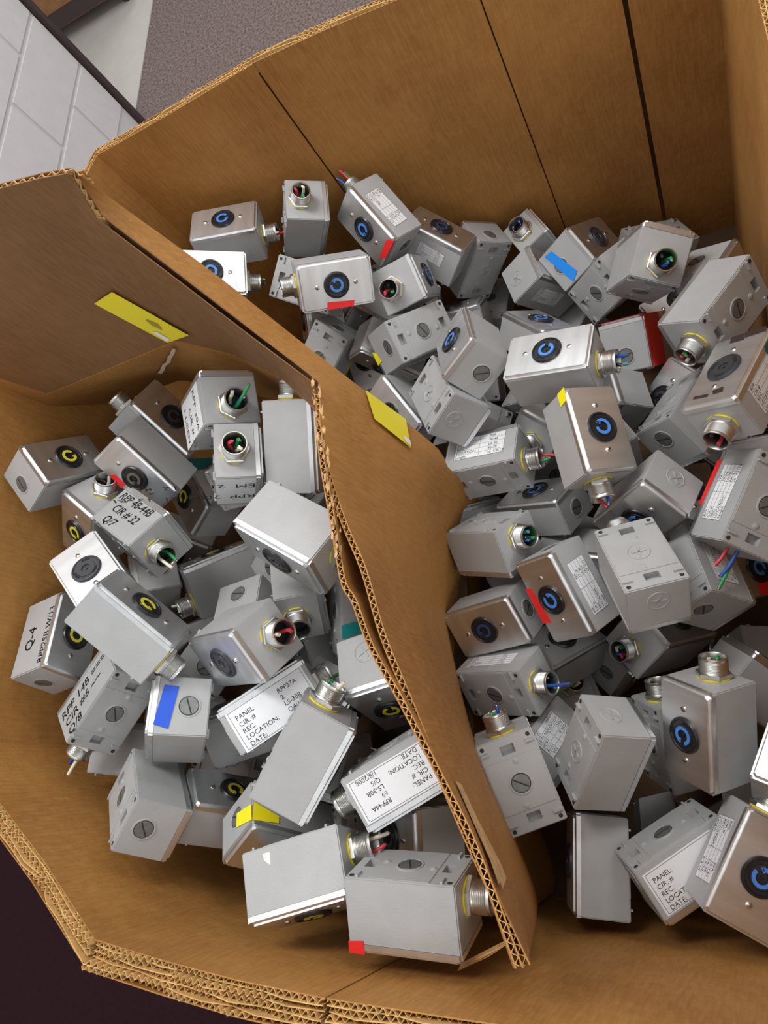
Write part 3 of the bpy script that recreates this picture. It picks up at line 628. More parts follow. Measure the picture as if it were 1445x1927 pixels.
DATA = [
('R1', [-0.6717, 0.858, -0.754], [0.98458, -0.06409, 0.15406, 0.0526], 0.0684, -1),
('R2', [-0.5472, 0.8725, -0.7945], [0.08262, -0.88612, 0.04258, -0.45405], 0.0699, 1),
('R3', [-0.4213, 0.8393, -0.82], [0.50951, -0.00828, -0.48528, 0.71051], 0.0668, -1),
('R4', [-0.4853, 0.7227, -0.7877], [0.00025, -0.29, 0.41829, -0.86077], 0.07, 1),
('R5', [-0.695, 0.7697, -0.7452], [-0.93483, -0.15183, -0.32095, -0.00563], 0.07, -1),
('R6', [-0.5685, 0.7854, -0.8524], [0.12256, -0.24506, -0.93389, -0.22972], 0.07, 1),
('R7', [-0.3986, 0.746, -0.8771], [-0.29523, 0.68712, -0.15491, 0.64552], 0.0727, 1),
('R8', [-0.3208, 0.8622, -1.0071], [0.09986, -0.41378, 0.59057, 0.68559], 0.0702, 1),
('R9', [-0.2119, 0.8741, -1.0393], [0.15341, -0.61337, -0.16661, -0.75663], 0.058, 1),
('R10', [-0.2103, 0.7934, -1.0329], [-0.85457, 0.06147, -0.50148, -0.12019], 0.0691, -1),
('R11', [-0.1372, 0.8083, -1.0088], [-0.822, -0.08244, -0.45744, -0.32903], 0.0738, -1),
('R12', [-0.0977, 0.7296, -0.9967], [0.35014, -0.82014, -0.09885, -0.44159], 0.0684, -1),
('R13', [-0.0365, 0.6712, -0.9024], [-0.59701, 0.57952, 0.1721, 0.52737], 0.0763, -1),
('R14', [0.0327, 0.5428, -0.8587], [0.29417, 0.33543, -0.79134, -0.41802], 0.0676, 1),
('R15', [-0.0731, 0.6298, -1.0321], [0.70275, -0.39209, 0.29548, 0.51488], 0.0804, -1),
('R16', [-0.1657, 0.5069, -0.8382], [-0.99072, 0.09557, 0.04576, 0.08518], 0.0659, -1),
('R17', [-0.283, 0.565, -0.8415], [0.51826, -0.32007, -0.03427, 0.79233], 0.0687, -1),
('R18', [-0.3299, 0.5119, -0.8703], [0.25758, 0.48088, 0.83151, 0.10489], 0.0713, 1),
('R19', [-0.3998, 0.6574, -0.8983], [-0.21552, 0.87047, 0.21835, -0.38492], 0.0754, -1),
('R20', [-0.5842, 0.7014, -0.9378], [-0.14317, 0.35275, -0.87913, -0.28671], 0.0672, -1),
('R21', [-0.3654, 0.8437, -0.9196], [0.89932, -0.23674, 0.31742, -0.18556], 0.072, -1),
('R22', [-0.4353, 0.5412, -0.9272], [-0.84143, -0.23747, 0.03977, 0.48377], 0.0591, 1),
('R24', [-0.2162, 0.6483, -0.9739], [-0.78829, 0.42393, -0.02136, 0.44544], 0.058, -1),
('R25', [-0.1333, 0.3947, -0.84], [0.7198, -0.22553, 0.27195, -0.59754], 0.0619, -1),
('R26', [-0.2905, 0.4274, -0.927], [0.59628, -0.79958, -0.02098, -0.0684], 0.0687, -1),
('R27', [-0.2312, 0.3646, -0.9805], [0.16834, -0.14949, 0.34132, 0.91259], 0.058, 1),
('R28', [-0.2939, 0.3026, -0.9296], [0.41254, 0.86302, -0.23079, 0.17819], 0.0713, 1),
('R29', [-0.1922, 0.2202, -0.9057], [-0.69722, -0.39668, 0.02016, 0.59677], 0.0616, 1),
('R30', [-0.3066, 0.1998, -0.9493], [0.09277, 0.14616, 0.31845, -0.932], 0.058, 1),
('R31', [-0.0939, 0.2166, -0.8561], [-0.11959, -0.57676, -0.76587, 0.25786], 0.0702, -1),
('R32', [-0.0839, 0.3227, -0.9136], [0.22977, 0.31934, 0.3972, -0.82913], 0.0664, 1),
('R33', [0.0301, 0.2931, -0.8888], [0.13194, 0.48426, -0.79969, -0.32952], 0.0708, 1),
('R34', [-0.0377, 0.234, -0.9551], [0.29, 0.56553, 0.75866, 0.14319], 0.0802, 1),
('R35', [0.008, 0.2518, -1.0615], [0.91238, 0.04314, 0.39092, 0.1135], 0.0699, -1),
('R36', [-0.1004, 0.1772, -1.0628], [0.22013, -0.43834, -0.16361, -0.85594], 0.0775, 1),
('R37', [-0.1539, 0.1631, -1.1342], [0.68364, 0.54479, 0.48563, 0.00125], 0.058, 1),
('R39', [-0.2965, 0.1175, -0.9636], [-0.3355, 0.92136, 0.03233, 0.19362], 0.0675, -1),
('R40', [-0.2704, -0.0038, -0.902], [-0.22787, 0.57847, 0.78311, 0.01323], 0.0649, -1),
('R41', [-0.1678, 0.0202, -0.908], [0.38991, -0.3333, 0.83905, -0.18131], 0.0684, -1),
('R42', [-0.2047, -0.1081, -0.9933], [-0.59411, 0.43261, 0.37859, -0.56264], 0.0657, -1),
('R43', [-0.1021, -0.0951, -0.9534], [-0.54437, -0.78128, -0.3031, -0.03723], 0.0702, 1),
('R44', [-0.0314, -0.0934, -0.9026], [-0.85378, -0.16221, -0.10223, -0.48404], 0.0678, 1),
('R45', [0.0389, 0.0177, -0.9], [0.8315, -0.12667, 0.1097, 0.52965], 0.0701, 1),
('R46', [-0.0492, 0.0457, -0.9046], [0.742, -0.109, -0.38308, 0.53927], 0.0695, -1),
('R47', [0.0337, 0.1427, -1.1347], [-0.18254, -0.18329, 0.61839, -0.74208], 0.0764, -1),
('R48', [-0.0998, 0.0401, -1.0421], [-0.19848, -0.67177, -0.53976, -0.4669], 0.0658, 1),
('R50', [-0.1376, -0.0896, -1.1264], [-0.10271, 0.65885, 0.26331, -0.69717], 0.058, -1),
('R52', [0.0415, 0.4136, -0.822], [-0.52472, -0.02856, 0.32727, 0.78533], 0.0598, 1),
('R53', [-0.0175, 0.4488, -0.956], [0.44717, 0.73562, 0.50687, 0.04457], 0.0754, 1),
('R54', [-0.034, 0.5172, -1.0469], [-0.90983, 0.10942, 0.24835, -0.31395], 0.0692, 1),
('R55', [-0.1238, 0.5179, -1.0243], [0.90787, -0.04089, -0.40561, 0.09786], 0.059, 1),
('R56', [-0.2144, 0.5026, -0.9857], [-0.45548, 0.4014, 0.03882, 0.79367], 0.0689, -1),
('R38', [-0.2679, 0.1177, -1.1297], [-0.12177, 0.89099, 0.11395, 0.42228], 0.07, -1),
('R57', [-0.3628, 0.366, -1.0023], [-0.78382, 0.46563, -0.21273, -0.35152], 0.0645, 1),
('R23', [-0.4629, 0.676, -0.9416], [0.41355, 0.1769, -0.70182, 0.55239], 0.0642, 1),
('R59', [-0.2632, 0.03, -0.9942], [-0.04976, 0.49573, -0.68876, 0.52667], 0.0703, -1),
('R58', [-0.2397, 0.1587, -1.0392], [0.85974, -0.23089, 0.29958, 0.34319], 0.0637, -1),
('L1', [-0.8701, 0.4205, -0.6528], [0.7474, 0.0064, 0.57623, 0.33061], 0.0717, -1),
('L2', [-0.746, 0.4941, -0.7223], [0.19306, 0.52158, 0.21139, 0.80374], 0.0813, 1),
('L3', [-0.7403, 0.422, -0.6964], [-0.49526, -0.27148, 0.36627, -0.7395], 0.0674, 1),
('L4', [-0.7534, 0.4246, -0.8373], [-0.85129, -0.19421, 0.07392, 0.4818], 0.0676, 1),
('L5', [-0.5691, 0.4468, -0.6487], [0.75893, -0.56684, -0.21927, -0.23374], 0.0719, -1),
('L6', [-0.5457, 0.3705, -0.6651], [-0.06499, 0.89852, -0.00255, 0.43409], 0.058, 1),
('L7', [-0.452, 0.3818, -0.6716], [0.38122, 0.66743, 0.35609, 0.53143], 0.0698, 1),
('L8', [-0.4321, 0.2491, -0.6386], [-0.7797, -0.5614, 0.1251, 0.24748], 0.0689, 1),
('L9', [-0.7246, 0.2899, -0.8681], [0.38953, -0.16308, -0.4472, -0.78847], 0.0857, 1),
('L10', [-0.5266, 0.1422, -0.6785], [-0.90284, -0.37122, 0.20868, -0.05941], 0.0676, -1),
('L11', [-0.6447, 0.1643, -0.6112], [-0.71441, 0.49115, -0.49327, 0.07122], 0.0626, -1),
('L12', [-0.7457, 0.2349, -0.6484], [-0.37142, -0.05417, -0.18481, -0.90827], 0.07, 1),
('L13', [-0.7144, 0.3124, -0.6809], [-0.51447, 0.80795, -0.19456, 0.2114], 0.068, -1),
('L14', [-0.8372, 0.3543, -0.7062], [0.86357, 0.26557, -0.26526, 0.33668], 0.0729, 1),
('L15', [-0.8685, 0.1724, -0.6951], [0.52223, 0.36928, 0.57872, 0.50596], 0.0723, 1),
('L16', [-0.7738, 0.0923, -0.7123], [-0.263, -0.35306, 0.73033, 0.52231], 0.0717, 1),
('L17', [-0.6379, 0.0595, -0.701], [0.10724, 0.40194, -0.0633, -0.90716], 0.0705, 1),
('L18', [-0.6899, -0.036, -0.7198], [0.27292, 0.29383, 0.91505, -0.04327], 0.0712, 1),
('L19', [-0.6324, -0.0463, -0.7971], [-0.76342, 0.40901, -0.47536, -0.15469], 0.0624, -1),
('L20', [-0.5258, -0.0687, -0.7673], [-0.80501, -0.30972, -0.40094, 0.30868], 0.0634, 1),
('L21', [-0.442, 0.0182, -0.6891], [0.41935, 0.77561, 0.40433, 0.2431], 0.0678, 1),
('L22', [-0.5137, 0.0719, -0.7199], [-0.71262, 0.56831, -0.01914, -0.4109], 0.058, -1),
('L23', [-0.3438, -0.0, -0.7317], [0.07549, -0.25512, 0.77799, -0.56916], 0.0628, -1),
('L24', [-0.4507, -0.1047, -0.7146], [0.75156, 0.641, 0.14051, 0.06729], 0.0711, 1),
('L25', [-0.3285, -0.1207, -0.7159], [0.59656, 0.80206, 0.00671, -0.02782], 0.0712, 1),
('L26', [-0.3697, -0.0941, -0.9203], [0.013, 0.59892, -0.67792, -0.42609], 0.0639, -1),
('L27', [-0.4296, 0.1951, -0.7869], [0.21233, 0.71218, 0.5693, 0.35158], 0.0673, 1),
('L28', [-0.3806, 0.1019, -0.7643], [-0.60782, -0.36229, -0.49742, 0.50187], 0.0733, -1),
('L31', [-0.6716, 0.1313, -0.7742], [-0.27631, 0.19869, -0.82575, -0.4498], 0.065, 1),
('L32', [-0.3704, -0.0679, -0.8146], [0.94725, 0.03612, -0.31807, -0.0156], 0.0639, 1),
('L29', [-0.511, 0.2247, -0.7668], [-0.30259, 0.79092, -0.3228, 0.42272], 0.0628, -1),
('FR1', [-0.0068, 0.7509, -1.161], [-0.97274, 0.01561, -0.02858, -0.22959], 0.07, 1),
('FR2', [-0.3777, 0.6769, -1.1144], [-0.23952, 0.9697, -0.0291, -0.0384], 0.07, 1),
('FR3', [-0.6788, 0.7234, -1.0859], [0.54125, 0.16316, 0.41394, -0.7135], 0.07, 1),
('FR4', [-0.1821, 0.3385, -1.1173], [-0.04926, 0.94981, -0.27892, 0.13279], 0.07, 1),
('FR6', [-0.5586, 0.7497, -1.0564], [-0.72518, -0.16805, -0.20345, 0.63599], 0.07, 1),
('FR7', [-0.3351, 0.8394, -1.1351], [0.16288, 0.65436, -0.73807, 0.02313], 0.07, 1),
('FR8', [-0.5801, 0.8547, -1.0863], [-0.23632, -0.43266, 0.17311, -0.85264], 0.07, 1),
('FR9', [-0.6267, 0.819, -0.982], [0.86244, 0.19656, -0.43129, -0.17763], 0.07, 1),
('FR10', [-0.2627, 0.4867, -1.1341], [-0.22559, -0.41158, -0.85537, 0.21921], 0.07, 1),
('FR11', [0.0545, 0.3942, -1.0779], [0.68425, 0.13925, -0.17112, 0.69507], 0.07, 1),
('FR12', [-0.0067, -0.0335, -1.0421], [-0.37557, 0.58717, 0.61173, -0.37413], 0.07, 1),
('FR13', [-0.364, 0.5743, -1.0669], [-0.07971, 0.88895, -0.14836, -0.42592], 0.07, 1),
('FR14', [-0.3695, 0.7518, -1.0301], [-0.92948, 0.36869, -0.00469, -0.01074], 0.07, 1),
('FR15', [-0.039, 0.3464, -1.0306], [-0.66813, 0.0748, -0.22555, -0.70508], 0.07, 1),
('FR16', [-0.1945, 0.7758, -1.144], [-0.56734, -0.71847, 0.37161, 0.15442], 0.07, 1),
('FR17', [-0.4997, 0.6217, -1.0735], [0.17953, 0.7862, 0.19821, 0.55712], 0.07, 1),
('FR18', [-0.2942, 0.2922, -1.0968], [-0.12608, 0.96123, 0.21256, -0.12227], 0.07, 1),
('FR19', [-0.131, 0.4235, -0.9707], [-0.71752, -0.10381, 0.65049, -0.22639], 0.07, 1),
('FR20', [-0.2453, 0.6252, -1.096], [0.80394, 0.34967, 0.22894, 0.42308], 0.07, 1),
('FR21', [0.006, 0.0973, -1.0246], [-0.72543, 0.51162, -0.46043, -0.0004], 0.07, 1),
('FR22', [-0.4836, 0.8258, -0.9864], [0.27961, -0.20614, -0.87217, 0.34445], 0.07, 1),
('FR23', [-0.0357, -0.0887, -1.1414], [0.34301, -0.37867, -0.65288, 0.5592], 0.07, 1),
('FR24', [-0.1908, 0.2867, -1.0156], [-0.89942, -0.4196, -0.00174, 0.12237], 0.07, 1),
('FR25', [-0.4671, 0.8454, -1.108], [0.73063, 0.16748, 0.02539, 0.66142], 0.07, 1),
('FR26', [-0.6763, 0.7948, -1.1274], [-0.12731, -0.26889, 0.26422, 0.91743], 0.07, 1),
('FR27', [-0.4181, 0.5714, -1.1454], [0.40348, -0.37028, 0.53988, -0.63924], 0.07, 1),
('FR28', [-0.326, 0.5025, -1.026], [0.88691, 0.07471, 0.42426, -0.16676], 0.07, 1),
('FR29', [0.0309, 0.4985, -1.1334], [0.34901, 0.05212, 0.10969, -0.92921], 0.07, 1),
('FR30', [0.0471, 0.6332, -0.96], [0.77981, -0.01585, 0.54313, -0.3109], 0.07, 1),
('FR31', [-0.0308, 0.8553, -1.1184], [-0.26264, -0.20565, 0.93392, -0.12852], 0.07, 1),
('FL1', [-0.8363, 0.2856, -0.8338], [0.1452, 0.38325, 0.08408, -0.90828], 0.07, 1),
('FL2', [-0.8407, 0.1733, -0.8486], [-0.00515, 0.78528, 0.44995, -0.42527], 0.07, 1),
('FL3', [-0.5985, 0.3089, -0.8879], [0.4502, -0.68478, 0.17944, 0.54425], 0.07, 1),
('FL4', [-0.6928, 0.0354, -0.8975], [-0.17969, 0.94744, -0.18952, -0.1848], 0.07, 1),
('FL5', [-0.5488, 0.3884, -0.8471], [-0.21975, 0.5416, -0.22814, -0.77867], 0.07, 1),
('FL6', [-0.5036, 0.086, -0.8405], [-0.5351, -0.06143, -0.80166, 0.2593], 0.07, 1),
('FL7', [-0.554, 0.1649, -0.9183], [0.54615, 0.02916, -0.63948, 0.54031], 0.07, 1),
('FL8', [-0.5801, -0.0822, -0.9237], [-0.19243, -0.2135, -0.66584, 0.68851], 0.07, 1),
('FL9', [-0.8457, 0.3709, -0.8888], [-0.26867, -0.2766, 0.33264, -0.86062], 0.07, 1),
('FL10', [-0.598, 0.1964, -0.8038], [0.64193, 0.34354, 0.43051, -0.53344], 0.07, 1),
('FL11', [-0.7184, 0.2085, -0.886], [0.02948, -0.08302, 0.95979, 0.26652], 0.07, 1),
('FL12', [-0.6601, 0.4468, -0.8251], [0.27389, -0.60603, -0.30581, 0.68132], 0.07, 1),
('FL13', [-0.4698, 0.0028, -0.7958], [0.61256, 0.43784, -0.49577, 0.43276], 0.07, 1),
('FL14', [-0.8256, 0.0825, -0.9187], [-0.29523, 0.32323, 0.64218, 0.62926], 0.07, 1),
('FL15', [-0.4798, -0.0965, -0.906], [0.11882, 0.71699, 0.63735, 0.25613], 0.07, 1),
('FL16', [-0.452, 0.2347, -0.905], [-0.06476, -0.40718, -0.19456, -0.89003], 0.07, 1),
('FL17', [-0.6185, 0.0618, -0.8247], [-0.18353, 0.01259, 0.52402, 0.8316], 0.07, 1),
('FL18', [-0.4416, 0.1325, -0.8933], [0.5708, -0.78868, 0.18494, -0.13409], 0.07, 1),
('FL19', [-0.5455, 0.0055, -0.912], [-0.59005, 0.71069, -0.19149, -0.3318], 0.07, 1),
('FL20', [-0.7914, 0.0292, -0.7986], [-0.68682, 0.7168, -0.10055, -0.0661], 0.07, 1)]
DECALS = [
('R3', 'F', 'tape', 'red', [(-43.9, -23.7), (-56.9, -34.9), (-56.9, 7.8), (-47.1, 16.8)]),
('R4', 'F', 'tape', 'red', [(17.8, 23.7), (-24.8, 26.7), (-22.4, 35.5), (19.6, 35.2)]),
('R11', 'P', 'tape', 'lightblue', [(30.2, -23.7), (28.1, -8.8), (-25.4, 2.9), (-32.7, -13.7)]),
('R15', 'a', 'tape', 'red', [(-56.2, 39.0), (4.9, 39.9), (4.8, -38.2), (-50.5, -39.9)]),
('R15', 'F', 'tape', 'red', [(-56.9, -35.4), (-41, -35.4), (-41, 35.4), (-56.9, 35.4)]),
('R25', 'a', 'tape', 'yellow', [(-56.8, 30.6), (-40.6, 28.2), (-38.6, 12.9), (-56.3, 12.9)]),
('R29', 'F', 'tape', 'red', [(-23.3, -35.4), (-21.1, -25.0), (29.2, -19.9), (27.7, -35.5)]),
('R33', 'a', 'tape', 'red', [(-41.5, 35.1), (-43.1, 26.1), (16.9, 29.3), (16.5, 35.1)]),
('R35', 'F', 'tape', 'red', [(-12, -35.4), (14, -35.4), (14, -12), (-12, -20)]),
('L4', 'a', 'tape', 'teal', [(-47.7, 33.5), (-56.9, -33.0), (-35.6, -18.4), (-19.5, 33.5)]),
('L4', 'a', 'bag', 'white', [(-20.7, 28.8), (-32.5, -18.3), (28.5, 3.7), (56.9, 32.5)]),
('L17', 'P', 'tape', 'blue', [(-23.8, 20.2), (-22.6, 3.3), (28.1, 9.9), (23.5, 27.0)]),
('L20', 'P', 'tape', 'yellow', [(2.4, -10.3), (35.5, 2.6), (35.2, 22.8), (0.4, 7.4)]),
('L20', 'a', 'tape', 'yellow', [(-53.9, -1.7), (-22.1, 9.6), (-23.1, 18.8), (-56.9, 23.2)]),
('L27', 'a', 'tape', 'teal', [(-16.2, -33.4), (-10.4, -7.6), (-25.0, -5.5), (-32.4, -33.1)]),
('L25', 'a', 'tape', 'red', [(-56.9, 24.7), (-40.8, 22.8), (-40.4, 35.3), (-56.9, 35.3)]),
('L3', 'F', 'tape', 'red', [(27.5, 29.8), (22.5, 21.4), (1.6, 21.5), (1.9, 34.2)]),
('R19', 'P', 'tape', 'yellow', [(-9.1, 37.4), (-3.9, 26.7), (11.6, 22.3), (14.5, 37.4)]),
('R20', 'a', 'tape', 'darkyellow', [(-40, 33), (40, 33), (40, 24), (-40, 24)]),
('R52', 'F', 'mark', 'dark', [(-56.0, -13.4), (-56.5, 2.6), (-43.7, 7.5), (-44.5, -10.9)]),
('R52', 'F', 'mark', 'dark', [(-56.9, 2.9), (-56.7, 30.2), (-47.1, 33.7), (-46.7, 7.2)]),
('R52', 'F', 'mark', 'dark', [(39.0, -22.4), (40.1, -2.9), (45.0, -2.5), (43.8, -22.0)]),
('R52', 'F', 'mark', 'dark', [(36.3, 0.2), (33.6, 12.6), (42.2, 15.4), (43.2, 3.7)]),
('R52', 'a', 'tape', 'green', [(-25.5, 25.4), (-46.6, 23.7), (-44.1, 13.6), (-22.2, 16.2)]),
('L24', 'a', 'mark', 'white', [(-31.4, -28.0), (-23.0, -27.8), (-23.5, -15.1), (-30.2, -21.2)]),
('R3', 'a', 'label', 'small', [(33.4, -12.3), (-35.6, -16.2), (-37.7, 13.6), (30.5, 17.5)]),
('R10', 'a', 'label', 'small', [(-36.4, 11.7), (17.6, 14.1), (27.9, -13.6), (-30.0, -17.9)]),
('R21', 'a', 'label', 'small', [(-19.3, 11.2), (27.5, 17.5), (29.8, -14.6), (-16.0, -1.7)]),
('R26', 'a', 'label', 'small', [(-45.8, 25.2), (38.9, 22.2), (37.5, -14.3), (-34.9, -14.0)]),
('R29', 'a', 'label', 'small', [(36.5, 12.0), (-33.5, 14.1), (-34.8, -17.1), (38.3, -17.8)]),
('R33', 'a', 'label', 'small', [(32.6, 18.6), (-37.0, 18.2), (-34.4, -16.9), (34.1, -15.2)]),
('R34', 'a', 'label', 'small', [(16.9, -20.4), (-34.9, -18.2), (-34.7, 19.8), (19.3, 16.2)]),
('R39', 'a', 'label', 'small', [(-45.8, 1.0), (27.5, 12.8), (37.9, -17.5), (-37.9, -14.8)]),
('R59', 'a', 'label', 'small', [(-34.9, 3.2), (20.6, 12.5), (7.1, -29.4), (-32.1, -24.9)]),
('R52', 'a', 'label', 'small', [(34.8, 18.5), (-56.9, 16.0), (-56.9, -22.4), (35.5, -18.7)]),
('R43', 'a', 'label', 'panel', [(-50.2, -26.1), (40.5, -26.8), (38.9, 22.7), (-51.5, 23.7)]),
('R44', 'a', 'label', 'small', [(35.6, 14.4), (-32.9, 20.3), (-36.1, -16.9), (32.8, -26.4)]),
('L5', 'a', 'label', 'plain', [(40.5, 28.8), (41.7, -35.7), (-51.4, -31.1), (-56.9, 29.0)]),
('L6', 'a', 'label', 'plain', [(-47.7, 26.3), (-50.0, -28.6), (52.4, -27.8), (52.5, 22.4)]),
('L22', 'a', 'label', 'panel', [(-51.4, 20.4), (49.3, 21.6), (52.5, -28.7), (-47.8, -28.6)]),
('L23', 'a', 'label', 'panel', [(-36.7, 22.7), (51.9, 20.4), (52.9, -23.5), (-36.7, -24.2)]),
('L13', 'a', 'text', 'rpp44', [(-55.4, 31.2), (56.7, 33.7), (48.0, -31.5), (-53.9, -32.0)]),
('L15', 'a', 'text', 'rpp25', [(-54.9, -31.8), (55.2, -33.3), (54.9, 35.0), (-54.9, 33.8)]),
('L16', 'a', 'text', 'rpp6', [(54.2, 27.7), (-40.1, 33.7), (-54.9, -34.1), (53.3, -35.1)]),
('L22', 'a', 'text', 'cor', [(-56.9, 26.7), (48.5, 28.5), (48.6, 11.1), (-54.8, 14.0)])]
